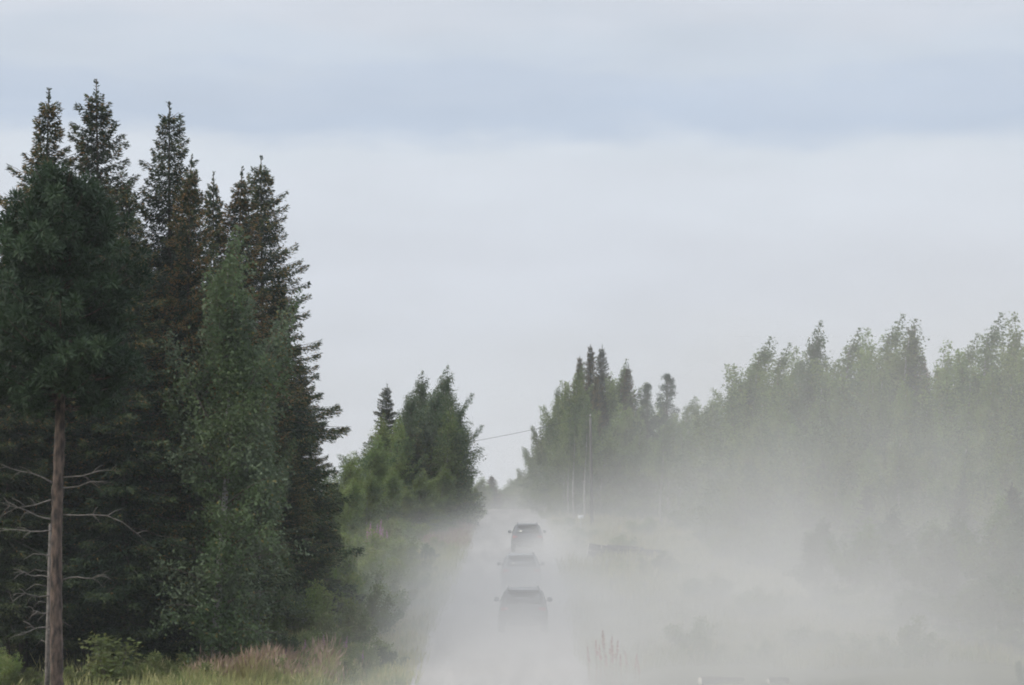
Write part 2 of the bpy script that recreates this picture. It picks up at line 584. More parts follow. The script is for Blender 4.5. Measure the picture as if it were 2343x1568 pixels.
def birch_mesh(seed, H=12.0, RAD=2.0, base=0.18, leaves=13000, lean=0.5, mats=('birch', 'birch_shade'), yellow=0.02, top=1.0, gap=0.0, point=0.85):
    r = np.random.default_rng(seed)
    tr, cr_ = Geo(), Geo()
    zs = np.linspace(0, H * 0.92, 14)
    ph = r.uniform(0, 6.28, 2)
    wob = np.stack([lean * (zs / H) ** 2.2 + 0.10 * np.sin(zs * 0.5 + ph[0]), 0.12 * np.sin(zs * 0.43 + ph[1]), zs], -1)
    tr.tube(wob, np.interp(zs, [0, H], [0.008 * H + 0.02, 0.012]), 8, 0)
    nl = 84
    tips = []
    segs = []
    for k in range(nl):
        t = ((k + r.uniform(0, 1)) / nl) ** 1.15
        z = (base + (0.92 - base) * t) * H
        prof = (1 - t) ** point * min(1.0, 0.6 + 2.0 * t) * 1.1 * top
        Lb = (RAD * prof + 0.28) * r.uniform(0.45, 1.25)
        az = r.uniform(0, 6.28)
        el = R(28 + 46 * t) + r.uniform(-0.2, 0.2)
        d = np.array([math.cos(az) * math.cos(el), math.sin(az) * math.cos(el), math.sin(el)])
        org = np.array([np.interp(z, zs, wob[:, 0]), np.interp(z, zs, wob[:, 1]), z])
        u = np.linspace(0, 1, 5)
        wind = np.array([1.0, 0.15, 0]) * lean * 0.22
        pts = org + d * (Lb * u)[:, None] + np.array([0, 0, -0.30 * Lb * (1 - 0.7 * t)]) * (u ** 2)[:, None] + wind * (u ** 2)[:, None] * (0.4 + t)
        tr.tube(pts, np.linspace(0.010 + 0.008 * Lb, 0.004, 5), 4, 1, cap=False)
        segs.append((pts, Lb, t))
    wts = np.array([s[1] for s in segs])
    wts = wts / wts.sum()
    Ps, As = [], []
    for (pts, Lb, t), w in zip(segs, wts):
        n = int(leaves * w * 0.62)
        # sub-clumps strung along the limb, so that gaps stay between limbs
        nc = max(3, int(Lb * (4 if t < 0.6 else 9)))
        uc = r.uniform(0.04, 1.02, nc)
        cen = np.stack([np.interp(uc, np.linspace(0, 1, 5), pts[:, q]) for q in range(3)], -1) + r.normal(0, (0.16 + 0.05 * Lb) * (1 - 0.6 * t), (nc, 3))
        pick = r.integers(0, nc, n)
        sp = np.array([0.20, 0.20, 0.19]) * (0.92 - 0.3 * gap) * (1.0 - 0.5 * t)
        P = cen[pick] + r.normal(0, 1, (n, 3)) * sp
        P[:, 2] -= np.abs(r.normal(0, 0.12, n))
        Ps.append(P)
        A = r.normal(0, 0.6, (n, 3)) + np.array([0.35 * (lean > 0.2), 0, -0.55])
        As.append(A)
    # ascending leaders with tapering plumes: they give the crown its pointed, wind-combed tips
    leaders = [(0.62 * H, 0.0, R(90), 0.38 * H, 0.34 * RAD)]
    for k in range(9):
        z0_ = r.uniform(0.30, 0.74) * H
        leaders.append((z0_, k * 0.698 + r.uniform(-0.3, 0.3), R(r.uniform(60, 76)), r.uniform(0.55, 1.0) * (0.93 * H - z0_) * 0.72 + 0.06 * H, RAD * r.uniform(0.20, 0.30)))
    tot = sum(q[3] for q in leaders)
    for z0_, az, el, ll, rad_ in leaders:
        u = np.linspace(0, 1, 7)
        d = np.array([math.cos(az) * math.cos(el), math.sin(az) * math.cos(el), math.sin(el)])
        org = np.array([np.interp(z0_, zs, wob[:, 0]), np.interp(z0_, zs, wob[:, 1]), z0_])
        pts = org + d * (ll * u)[:, None] + np.array([0.16 * lean * ll, 0.03 * ll, 0]) * (u ** 2.2)[:, None]
        tr.tube(pts, np.linspace(0.02, 0.005, 7), 4, 1, cap=False)
        n = int(leaves * 0.40 * ll / tot)
        nc = int(ll * 16) + 8
        uc = np.linspace(0.12, 1.0, nc) ** 0.8
        a_ = r.uniform(0, 6.28, nc)
        rr = rad_ * (1.02 - uc) ** 0.65 * np.sqrt(r.uniform(0.05, 1, nc)) * 1.5
        cen = np.stack([np.interp(uc, u, pts[:, q]) for q in range(3)], -1) + np.stack([rr * np.cos(a_) + 0.25 * lean * rr, rr * np.sin(a_), -0.5 * rr], -1)
        wt = 0.10 + (1 - uc) ** 0.8
        pk = r.choice(nc, n, p=wt / wt.sum())
        sg = (0.055 + 0.11 * (1 - uc))[pk][:, None]
        P = cen[pk] + r.normal(0, 1, (n, 3)) * sg * np.array([1.15, 1.0, 1.25])
        Ps.append(P)
        As.append(r.normal(0, 0.6, (n, 3)) + np.array([0.35 * (lean > 0.2), 0, -0.35]))
    P, A = np.concatenate(Ps), np.concatenate(As)
    n = len(P)
    S = r.normal(0, 1, (n, 3))
    ln = r.uniform(0.075, 0.13, n)
    # clump-wise light and dull leaves
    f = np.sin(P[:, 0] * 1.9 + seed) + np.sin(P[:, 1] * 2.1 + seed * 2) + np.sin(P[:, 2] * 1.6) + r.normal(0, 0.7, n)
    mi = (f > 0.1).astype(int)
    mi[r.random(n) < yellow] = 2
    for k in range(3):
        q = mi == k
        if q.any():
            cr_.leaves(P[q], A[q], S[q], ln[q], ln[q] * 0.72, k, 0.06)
    return tr.mesh("birch_trunk", [M['birchbark'], M['twig']], True), cr_.mesh("birch_crown", [M[mats[0]], M[mats[1]], M['yellow']]), H, RAD


def pine_mesh(seed, H=14.0, RAD=2.2, base=0.45, n_limb=70, trunk_r=0.17, sprays=90, tip=0.55, extra=0.3, rough=0.0):
    r = np.random.default_rng(seed)
    tr, cr_ = Geo(), Geo()
    zs = np.linspace(-0.3, H * 0.97, 14)
    wob = np.stack([0.035 * np.sin(zs * 0.7 + seed) - 0.035 * math.sin(seed) + 0.03, 0.06 * np.sin(zs * 0.37 + seed * 3), zs], -1)
    if rough:                                              # flaky, knotty trunk
        z2_ = np.linspace(-0.3, H * 0.97, 90)
        w2_ = np.stack([np.interp(z2_, zs, wob[:, 0]) + r.normal(0, 0.006, 90), np.interp(z2_, zs, wob[:, 1]), z2_], -1)
        tr.tube(w2_, np.interp(z2_, [0, H * 0.5, H], [trunk_r, trunk_r * 0.76, 0.02]) * (1 + r.normal(0, rough, 90)), 14, 0)
    else:
        tr.tube(wob, np.interp(zs, [0, H * 0.5, H], [trunk_r, trunk_r * 0.78, 0.02]), 12, 0)
    for k in range(n_limb):
        t = (k + r.uniform(0, 1)) / n_limb
        z = (base + (0.96 - base) * t) * H
        prof = (1 - t) ** tip * min(1, 0.55 + t * 2.2)
        Lb = (RAD * prof + extra) * r.uniform(0.6, 1.15)
        az = r.uniform(0, 6.28)
        d = np.array([math.cos(az), math.sin(az), 0])
        org = np.array([np.interp(z, zs, wob[:, 0]), np.interp(z, zs, wob[:, 1]), z])
        u = np.linspace(0, 1, 5)
        el = R(-8 + 50 * t)
        pts = org + d * (Lb * u)[:, None] + np.array([0, 0, 1]) * (Lb * (math.tan(el) * u + 0.25 * u ** 2.5))[:, None]
        tr.tube(pts, np.linspace(0.018 + 0.012 * Lb, 0.006, 5), 4, 0, cap=False)
        nc = max(3, int(Lb * 3.6))
        for c in range(nc):
            uc = r.uniform(0.35, 1.02)
            ce = np.array([np.interp(uc, u, pts[:, q]) for q in range(3)]) + r.normal(0, 0.10 + 0.06 * Lb, 3) * np.array([1, 1, 0.5])
            n = int(sprays * r.uniform(0.5, 1.1) / 2)
            dv = unit(r.normal(0, 1, (n, 3)) + np.array([0, 0, 0.45]))
            P = ce + dv * r.uniform(0.02, 0.20, n)[:, None]
            cr_.leaves(P, dv, r.normal(0, 1, (n, 3)), r.uniform(0.10, 0.20, n), r.uniform(0.026, 0.048, n), 0)
    return tr.mesh("pine_trunk", [M['pinebark']], True), cr_.mesh("pine_crown", [M['pine']]), H, RAD


def shrub_mesh(seed, H=2.0, RAD=1.1, leaves=3500, mats=('willow', 'birch_shade'), stems=9, leaf=0.09, up=0.6):
    r = np.random.default_rng(seed)
    st, lv = Geo(), Geo()
    Ps = []
    for k in range(stems):
        az = r.uniform(0, 6.28)
        rr = RAD * math.sqrt(r.uniform(0, 1))
        hh = H * (1 - 0.55 * (rr / RAD) ** 2) * r.uniform(0.75, 1.02)
        u = np.linspace(0, 1, 5)
        pts = np.stack([math.cos(az) * rr * u ** (0.8), math.sin(az) * rr * u ** 0.8, hh * u ** (0.8 + 0.4 * up)], -1)
        pts[:, :2] += r.normal(0, 0.06, 2)
        st.tube(pts, np.linspace(0.016, 0.004, 5), 4, 0, cap=False)
        n = leaves // stems
        uc = r.uniform(0.12, 1.0, n) ** 0.8
        P = np.stack([np.interp(uc, u, pts[:, q]) for q in range(3)], -1) + r.normal(0, 1, (n, 3)) * np.array([0.17, 0.17, 0.13]) * (H / 2.0) ** 0.5 * (1.15 - 0.55 * uc)[:, None]
        Ps.append(P)
    P = np.concatenate(Ps)
    P[:, 2] = np.abs(P[:, 2])
    n = len(P)
    A = r.normal(0, 0.7, (n, 3)) + np.array([0.2, 0, 0.25])
    ln = r.uniform(0.7, 1.4, n) * leaf
    mi = (np.sin(P[:, 0] * 4 + seed) + np.sin(P[:, 2] * 4) + r.normal(0, 0.8, n) > 0.2).astype(int)
    for k in range(2):
        q = mi == k
        lv.leaves(P[q], A[q], r.normal(0, 1, (q.sum(), 3)), ln[q], ln[q] * 0.6, k, 0.05)
    return st.mesh("shrub_stems", [M['twig']], True), lv.mesh("shrub_leaves", [M[mats[0]], M[mats[1]]]), H, RAD


SPR = {
    'a': spruce_mesh(11, 18, 2.5, 0.34, 1.35, base=0.16),
    'b': spruce_mesh(12, 19, 2.4, 0.12, 1.3, base=0.12),
    'g': spruce_mesh(18, 18, 2.3, 0.15, 1.0, base=0.17),
    'h': spruce_mesh(19, 17, 2.4, 0.34, 1.35, base=0.10),
    'c': spruce_mesh(13, 18, 2.9, 0.10, 1.0),
    'd': spruce_mesh(14, 15, 1.3, 0.20, 1.3),
    'e': spruce_mesh(15, 18, 2.2, 0.36, 1.4),
    'f': spruce_mesh(16, 19, 3.2, 0.22, 1.25),
}
BIR = {
    'a': birch_mesh(21, 14, 2.1, 0.04, 30000, 0.35),
    'b': birch_mesh(22, 12, 1.9, 0.04, 25000, 0.7),
    'c': birch_mesh(23, 13, 1.7, 0.05, 26000, 0.85, point=0.8),
    'd': birch_mesh(24, 12, 2.2, 0.08, 26000, 0.3, yellow=0.05),
    'e': birch_mesh(25, 11, 2.5, 0.05, 25000, 0.5, ('silver', 'birch_shade'), gap=0.2, point=0.55),
    'silver': birch_mesh(27, 14, 2.1, 0.04, 32000, 0.35, ('silver', 'birch_shade')),
    'bare': birch_mesh(26, 15, 1.5, 0.46, 9000, 0.25),
}
PIN = {
    'a': pine_mesh(31, 13, 2.4, 0.22, 90, 0.14, 130, 0.85, 0.1),
}
SHR = {
    'a': shrub_mesh(41, 2.0, 1.2, 6000, ('willow', 'birch')),
    'b': shrub_mesh(42, 2.2, 1.0, 4500, ('birch', 'willow')),
    'c': shrub_mesh(43, 1.6, 1.3, 4500, ('birch_shade', 'birch_shade')),
    'sap': shrub_mesh(44, 2.0, 0.45, 1100, ('willow', 'birch'), 5, 0.10, 1.0),
}


def put(kind, m, loc, sxy, sz, rot, label, cat, group=None, names=("trunk", "crown")):
    t = empty(kind, loc, rot, (sxy, sxy, sz), label, cat, group)
    link(names[0], m[0], t)
    link(names[1], m[1], t)
    return t


rt = np.random.default_rng(77)


def tree(kind, m, px, d, py, rad=None, label="", cat="tree", group=None, rot=None, x=None):
    xx = X(px, d) if x is None else x
    z0 = gzx(xx, d)
    H = Z(py, d) - z0
    sz = H / m[2]
    sxy = sz if rad is None else rad / m[3]
    if rot is None:
        rot = rt.uniform(-0.6, 0.6) if kind == "birch_tree" else rt.uniform(0, 6.28)
    return put(kind, m, (xx, d, z0 - 0.05), sxy, sz, rot, label, cat, group)


# ------------------------------------------------------------------ left-hand forest edge
S, B = "spruce_tree", "birch_tree"
tree(S, SPR['h'], 100, 100, 198, 3.6, "tall brown tinged spruce at the forest edge, leftmost of the high tops", "spruce")
tree(S, SPR['b'], 216, 99, 178, 3.4, "highest spruce of all, with a loose green top above the pine", "spruce")
tree(S, SPR['c'], 386, 101, 228, 3.9, "airy wide-armed spruce with gaps of sky, standing alone between two groups", "spruce")
tree(S, SPR['e'], 432, 98, 352, 2.3, "brownish spruce tucked against the airy wide-armed spruce", "spruce")
tree(S, SPR['d'], 489, 112, 390, 1.6, "thin narrow spruce in the gap before the two close brown tops", "spruce")
tree(S, SPR['e'], 548, 112, 380, 3.0, "brown spruce, shorter of the two tops close together by the birch", "spruce")
tree(S, SPR['f'], 598, 115, 355, 3.9, "broad dark spruce whose ragged side reaches farthest towards the road", "spruce")
tree(B, BIR['silver'], 505, 96, 505, 2.6, "tall pale green birch standing in front of the dark spruces", "birch", rot=0.2)
tree(B, BIR['silver'], 445, 98, 640, 2.3, "lower pale birch behind the tall birch, under the airy spruce", "birch", rot=2.2)
tree(B, BIR['e'], 590, 103, 900, 1.6, "low dull green birch at the foot of the broad ragged spruce", "birch")
SH = "dark spruce in the shaded forest behind the tall bare-stemmed pine"
GS = "spruces in the shade of the left forest"
for px, d, py, rad, v in [(20, 96, 470, 2.0, 'b'), (165, 99, 390, 2.2, 'c'), (285, 97, 410, 2.2, 'g'), (330, 100, 560, 2.0, 'h'), (250, 99, 600, 2.0, 'g'),
                          (60, 98, 680, 2.2, 'g'), (345, 98, 800, 2.0, 'h'), (395, 108, 500, 2.1, 'b'), (455, 104, 760, 2.2, 'h'),
                          (-40, 99, 560, 2.2, 'h'), (150, 105, 500, 2.4, 'h'), (230, 110, 480, 2.4, 'e'), (30, 108, 520, 2.4, 'e'), (320, 112, 520, 2.4, 'b'),
                          (-60, 97, 700, 2.1, 'g'), (205, 98, 860, 1.9, 'g'), (90, 118, 560, 2.4, 'f'), (180, 120, 600, 2.4, 'f'), (270, 122, 600, 2.4, 'f'), (360, 124, 620, 2.4, 'f'), (10, 122, 620, 2.4, 'f'), (440, 124, 640, 2.4, 'f')]:
    tree(S, SPR[v], px, d, py, rad * 1.3, SH, "spruce", GS)
for px, d, py, rad, v in [(520, 120, 560, 2.3, 'e'), (640, 124, 640, 2.2, 'a'), (690, 126, 820, 1.7, 'f'), (560, 106, 980, 1.7, 'b'), (655, 110, 1000, 1.8, 'f'), (700, 116, 1080, 1.5, 'b')]:
    tree(S, SPR[v], px, d, py, rad * 1.2, "dark spruce crowded behind and under the broad ragged spruce", "spruce", "spruces round the broad ragged spruce")

# the pine with a long bare stem at the front
d = 66.0
px_, z0 = 135, gzx(X(135, 66.0), 66.0)
pineH = Z(395, d) - z0
pm = pine_mesh(33, pineH, 2.1, 0.585, 130, 0.165, 300, rough=0.05)
pt = empty("pine_tree", (X(px_, d), d, z0), 0.0, (1, 1, 1), "tall pine with a long bare reddish stem and dead side branches at the front", "pine")
link("trunk", pm[0], pt)
link("crown", pm[1], pt)
rb = np.random.default_rng(9)
for side, zpy, ln, rise, droop in [(1, 1178, 2.1, 0.10, -0.75), (-1, 1190, 1.2, 0.55, 0.1), (-1, 1105, 1.5, 0.7, -0.1), (-1, 1215, 1.6, 0.05, -0.1), (1, 1120, 1.0, 0.5, -0.2),
                                   (-1, 1325, 0.8, 0.4, 0.0), (1, 1325, 1.1, 0.12, 0.0), (-1, 1365, 0.9, 0.12, 0.05), (-1, 1430, 0.8, -0.45, -0.1), (-1, 1145, 1.3, -0.3, -0.3), (1, 1095, 1.4, 0.35, -0.1), (-1, 1402, 0.5, 0.1, 0.0)]:
    g = Geo()
    zb = Z(zpy, d) - z0
    u = np.linspace(0, 1, 7)
    yo = rb.uniform(-0.5, -0.1)
    pts = np.stack([side * (0.10 + ln * u), yo * u * 0.6 + 0.04 * np.sin(u * 7), zb + ln * (rise * u + droop * u ** 3) * 0.55 + 0.03 * np.sin(u * 9 + zpy)], -1)
    g.tube(pts, np.linspace(0.021, 0.004, 7), 5)
    for q in range(5):
        k = int(rb.integers(2, 6))
        e = pts[k] + np.array([side * rb.uniform(0.1, 0.35), rb.uniform(-.2, .2), rb.uniform(-0.28, 0.2)])
        g.tube(np.stack([pts[k], (pts[k] + e) / 2 + [0, 0, 0.03], e]), [0.011, 0.008, 0.004], 4)
    link("dead_branch", g.mesh("dead_branch", [M['deadwood']], True), pt)
# a second, thinner dead stem hard by it
g = Geo()
g.tube([[0, 0, -0.2], [0.02, 0, 2.4], [0.05, 0, 5.2]], [0.07, 0.055, 0.03], 7)
for q in range(10):
    zz = rb.uniform(1.6, 5.0)
    a = rb.uniform(0, 6.28)
    g.tube([[0.02, 0, zz], [0.02 + math.cos(a) * 0.35, math.sin(a) * 0.35, zz + 0.05], [0.02 + math.cos(a) * 0.6, math.sin(a) * 0.6, zz - 0.1]], [0.012, 0.009, 0.004], 4)
xx = X(112, 67)
t = empty("dead_tree", (xx, 67, gzx(xx, 67)), 0, label="thin dead grey stem standing close beside the bare pine trunk", cat="dead tree")
link("trunk", g.mesh("dead_trunk", [M['deadwood']], True), t)

# ------------------------------------------------------------------ second clump on the left of the road
tree(B, BIR['e'], 1008, 205, 834, 2.7, "sparse topped birch leaning in the wind above the roadside clump", "birch", rot=0.1)
tree(B, BIR['e'], 955, 208, 846, 2.5, "sparse topped birch just behind the wind-bent birch of the clump", "birch", rot=0.5)
tree(S, SPR['b'], 884, 201, 876, 2.0, "grey green spruce marking the near end of the roadside clump", "spruce")
tree(B, BIR['d'], 1020, 201, 930, 2.9, "dense dark round birch on the road side of the clump", "birch", rot=0.3)
tree(S, SPR['b'], 1042, 207, 960, 1.8, "dark narrow conifer inside the dense round birch of the clump", "spruce")
tree(S, SPR['f'], 945, 199, 985, 2.6, "brown patched spruce in the middle of the roadside clump", "spruce")
tree(B, BIR['d'], 905, 197, 950, 2.4, "yellowing birch in the middle of the roadside clump", "birch")
tree(B, BIR['b'], 835, 192, 992, 2.6, "light green bushy birch at the near foot of the clump", "birch", rot=0.3)
tree(B, BIR['b'], 780, 180, 1030, 2.1, "pale birch half hidden by the ragged side of the broad spruce", "birch", rot=0.3)
tree(B, BIR['d'], 970, 203, 930, 2.6, "full leafy birch between the brown patched spruce and the round birch", "birch", rot=0.3)
for px, dd, py, rad, v in [(930, 204, 890, 2.6, 'e'), (985, 202, 880, 2.8, 'e'), (1035, 203, 920, 2.6, 'e'), (865, 198, 945, 2.3, 'd')]:
    tree(B, BIR[v], px, dd, py, rad, "leafy birch filling the rounded middle of the roadside clump", "birch", "birches inside the roadside clump", rot=0.2)
for px, dd, py, rad in [(1010, 196, 1060, 1.9), (955, 190, 1070, 1.9), (890, 185, 1070, 1.9), (840, 178, 1075, 1.9), (1058, 212, 1075, 1.5), (1082, 226, 1110, 1.2), (800, 168, 1090, 1.9), (745, 150, 1080, 1.8), (1035, 205, 1030, 1.9), (920, 188, 1110, 1.7), (985, 194, 1120, 1.7)]:
    tree(B, BIR['a' if px % 2 else 'd'], px, dd, py, rad, "low leafy young birch along the road-facing foot of the clump", "birch", "young birches at the foot of the clump")
# trees far down the road
for px, dd, py, rad, lab in [(1125, 420, 1086, 2.1, "lone grey spruce far down the road in the sky gap"), (1188, 430, 1084, 1.8, "far conifer beside the leafy forest end, across the road from the lone spruce")]:
    tree(S, SPR['e'], px, dd, py, rad * 1.25, lab, "spruce")
for px, dd, py, rad in [(1108, 440, 1100, 1.6), (1142, 450, 1106, 1.6), (1160, 455, 1096, 1.6), (1174, 440, 1092, 1.5), (1098, 400, 1104, 1.4), (1205, 400, 1063, 1.7), (1152, 430, 1110, 1.6), (1118, 425, 1106, 1.4), (1085, 380, 1088, 1.6), (1196, 390, 1073, 1.6)]:
    tree(B, BIR['b'], px, dd, py, rad * 1.9, "small dim tree in the far grove closing the end of the road", "tree", "far grove at the end of the road")

# ------------------------------------------------------------------ right-hand forest
GR = "birches of the dusty forest right of the road"
LR = "dust veiled birch below the skyline in the forest wall right of the log pile"
LG = "green birch in the leafy grove behind the utility pole"
GG = "birches of the grove behind the pole"
for px, dd, py, lab in [(1326, 236, 812, "reddish spruce top, shorter neighbour of the tallest pair over the grove"), (1351, 234, 786, "rust brown spruce, browner one of the tallest pair over the grove"),
                        (1377, 236, 786, "green spruce, greener one of the tallest pair over the grove"), (1437, 232, 833, "narrow dark spruce in the grove, between the tallest pair and the pines")]:
    tree(S, SPR['a' if px in (1351, 1326) else 'e' if px == 1437 else 'b'], px, dd, py, 1.8, lab, "spruce")
tree(S, SPR['a'], 1364, 229, 855, 1.1, "small rust coloured spruce in front of the tallest pair", "spruce")
tree("pine_tree", PIN['a'], 1480, 222, 868, 1.9, "smaller hazy pine on the grove skyline", "pine")
tree("pine_tree", PIN['a'], 1527, 216, 845, 2.4, "larger hazy pine on the grove skyline", "pine", rot=2.0)
for px, dd, py, rad, v in [(1318, 238, 835, 2.2, 'd'), (1286, 238, 872, 2.3, 'a'), (1256, 246, 950, 2.2, 'd'), (1236, 254, 1000, 2.0, 'a'), (1420, 236, 855, 2.2, 'd'), (1455, 232, 905, 2.3, 'a'), (1390, 238, 850, 2.2, 'd'), (1505, 226, 900, 2.2, 'd'), (1340, 240, 845, 2.2, 'a'), (1302, 232, 826, 1.89, 'c'), (1270, 236, 868, 2.03, 'a'), (1408, 232, 818, 1.89, 'c'), (1250, 240, 925, 2.03, 'b'), (1228, 248, 985, 1.89, 'b'), (1212, 262, 1045, 1.89, 'b'), (1290, 226, 930, 2.17, 'd'),
                           (1330, 225, 900, 2.03, 'a'), (1395, 224, 920, 2.32, 'b'), (1430, 222, 930, 2.17, 'd'), (1375, 220, 985, 2.03, 'b'), (1460, 216, 960, 2.32, 'a'), (1500, 214, 985, 2.17, 'b'),
                           (1310, 240, 880, 2.32, 'a'), (1350, 243, 880, 2.46, 'b'), (1405, 240, 870, 2.32, 'a'), (1550, 212, 905, 2.03, 'c'), (1575, 214, 905, 2.03, 'b'), (1265, 230, 990, 1.89, 'b'), (1450, 226, 895, 1.89, 'c')]:
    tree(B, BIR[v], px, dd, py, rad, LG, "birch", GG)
for px, dd, py, rad in [(1312, 221, 905, 1.0), (1338, 219, 900, 1.0), (1300, 223, 935, 0.9), (1512, 205, 950, 1.2), (1530, 207, 935, 1.2), (1555, 203, 960, 1.2)]:
    tree(B, BIR['bare'], px, dd, py, rad, "birch with a long bare white stem at the front of the grove", "birch", "white stemmed birches by the utility pole")

# skyline of the right-hand wall of trees
sky_pts = [(1600, 205, 905, 'b'), (1622, 198, 898, 'a'), (1645, 190, 870, 'c'), (1672, 176, 838, 'b'), (1698, 166, 766, 'c'), (1722, 168, 800, 'a'), (1752, 164, 782, 'c'), (1790, 160, 788, 'b'), (1818, 158, 800, 'a'),
           (1856, 150, 732, 'e'), (1905, 148, 745, 'c'), (1950, 146, 745, 'b'), (1990, 143, 716, 'c'), (2045, 140, 724, 'c'), (2130, 138, 775, 'b'), (2165, 136, 760, 'c'), (2216, 130, 712, 'c'), (2282, 127, 708, 'b'), (2336, 124, 700, 'c'), (2390, 122, 705, 'b'), (2450, 120, 700, 'c')]
ORD = ("first second third fourth fifth sixth seventh eighth ninth tenth eleventh twelfth thirteenth fourteenth fifteenth sixteenth "
       "seventeenth eighteenth nineteenth twentieth last").split()
done = []
for px, dd, py, v in sky_pts:
    nth = ORD[len(done)]
    done.append(px)
    tree(B, BIR[v], px, dd, py, (2.0 if v != 'e' else 2.2) * rt.uniform(1.0, 1.4) * dd / 150, f"{nth} birch top along the dusty skyline, counted rightwards from the two hazy pines", "birch", GR)
tree(S, SPR['a'], 2086, 141, 740, 1.5, "brownish thin topped spruce rising between the dusty birches", "spruce")
tree(S, SPR['e'], 2112, 146, 800, 1.3, "lower brown spruce just behind the thin topped spruce in the dust", "spruce")
for px, dd, py, v in [(1610, 196, 960, 'b'), (1650, 182, 960, 'a'), (1690, 172, 900, 'b'), (1735, 160, 890, 'a'), (1775, 156, 870, 'd'), (1825, 150, 860, 'b'), (1870, 146, 850, 'a'), (1915, 142, 850, 'd'),
                      (1965, 138, 850, 'b'), (2010, 136, 830, 'a'), (2060, 134, 850, 'd'), (2110, 132, 880, 'a'), (2160, 130, 880, 'b'), (2210, 126, 840, 'a'), (2255, 124, 830, 'd'), (2305, 121, 830, 'a'), (2350, 118, 820, 'b'),
                      (1700, 158, 1010, 'd'), (1760, 152, 1010, 'b'), (1830, 145, 1010, 'a'), (1900, 138, 990, 'b'), (1980, 132, 1000, 'd'), (2050, 128, 1000, 'a'), (2130, 124, 1020, 'b'), (2200, 120, 1000, 'a'), (2270, 117, 990, 'b'), (2330, 114, 990, 'a'),
                      (1640, 200, 935, 'd'), (1580, 205, 960, 'd'), (1680, 185, 900, 'a'), (1850, 160, 830, 'a'), (1950, 155, 810, 'b'), (2060, 150, 810, 'a'), (2180, 142, 820, 'b'), (2300, 135, 780, 'a'), (2020, 150, 790, 'b'), (2390, 116, 900, 'a')]:
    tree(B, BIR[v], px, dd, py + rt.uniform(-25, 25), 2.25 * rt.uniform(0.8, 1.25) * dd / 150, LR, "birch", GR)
for px, dd, py in [(1870, 122, 1180), (1950, 116, 1180), (2030, 118, 1150), (2100, 112, 1180), (2180, 110, 1160), (2250, 107, 1130), (2320, 105, 1150), (2270, 103, 1290), (2340, 101, 1260), (2190, 106, 1320), (2080, 108, 1340), (2380, 104, 1120)]:
    tree(B, BIR['e' if px % 3 else 'b'], px, dd, py, 1.7, "young birch low in the dust under the tall forest wall", "birch", "young birches under the forest wall")
for px, dd, py in [(2205, 118, 1080), (2315, 109, 1100), (1990, 130, 1090), (1880, 141, 1050)]:
    tree(S, SPR['b'], px, dd, py, 1.4, "small dim spruce among the young birches in the dust", "spruce", "small spruces under the forest wall")

# far forest behind both sides: one mass nobody could count
g = Geo()
rf = np.random.default_rng(3)
for k in range(420):
    if k % 2:
        yy = rf.uniform(120, 700)
        xx = -(14 + 0.055 * yy) - rf.exponential(30)
    else:
        yy = rf.uniform(160, 700)
        xx = (14 + 0.05 * yy) + rf.exponential(30)
    if yy > 380:
        h = rf.uniform(5, 8.5)
    else:
        h = rf.uniform(8, 11)
    rr = h * 0.16
    z0 = gz(yy)
    n = 60
    tt = rf.uniform(0.05, 1, n)
    a = rf.uniform(0, 6.28, n)
    rad = rr * (1 - tt) ** 0.8 * rf.uniform(0.5, 1.1, n)
    P = np.stack([xx + rad * np.cos(a), yy + rad * np.sin(a), z0 + tt * h], -1)
    A = np.stack([np.cos(a), np.sin(a), rf.uniform(-0.6, 0.2, n)], -1)
    g.leaves(P, A, rf.normal(0, 1, (n, 3)), 0.9, 0.5, 0, 0.1)
tag(link("far_forest", g.mesh("far_forest", [M['needle']])), "dim mass of conifers behind the forest edges on both sides", "forest", kind="stuff")

# ------------------------------------------------------------------ roadside bushes and herbs
GB = "bushes along the left road edge"


def bush(v, px, d, h, rad, label, group=None, cat="bush", name="roadside_bush", x=None):
    m = SHR[v]
    if d < 92:
        d = 91.6 + (d - 76.0) * 0.1
    xx = X(px, d) if x is None else x
    return put(name, m, (xx, d, gzx(xx, d) - 0.03), rad / m[3], h / m[2], rt.uniform(0, 6.28), label, cat, group, ("stem", "foliage"))


bush('sap', 262, 83, 1.9, 0.85, "bright green leafy birch sapling at the foot of the bare pine", cat="sapling", name="birch_sapling")
bush('b', 262, 83, 0.95, 0.8, "low green bush around the foot of the leafy sapling")
bush('b', 12, 78, 1.5, 0.65, "bright green bush at the frame edge beside the dead stem")
bush('sap', 165, 76, 0.75, 0.3, "yellowish small sapling right beside the pine foot", cat="sapling", name="birch_sapling")
bush('sap', 503, 101, 2.4, 0.35, "thin pale sapling upright before the dark spruces", cat="sapling", name="birch_sapling")
bush('sap', 590, 103, 1.9, 0.5, "green sapling between the thin pale sapling and the roadside thicket", cat="sapling", name="birch_sapling")
bush('sap', 706, 98, 1.4, 0.28, "narrow green sapling rising from the grass near the road corner", cat="sapling", name="birch_sapling")
bush('c', 895, 97.5, 1.0, 0.75, "dark brownish bush on the road shoulder at the lower left road corner")
bush('c', 440, 104, 0.9, 1.0, "low green shrub between the grass and the thin pale sapling")
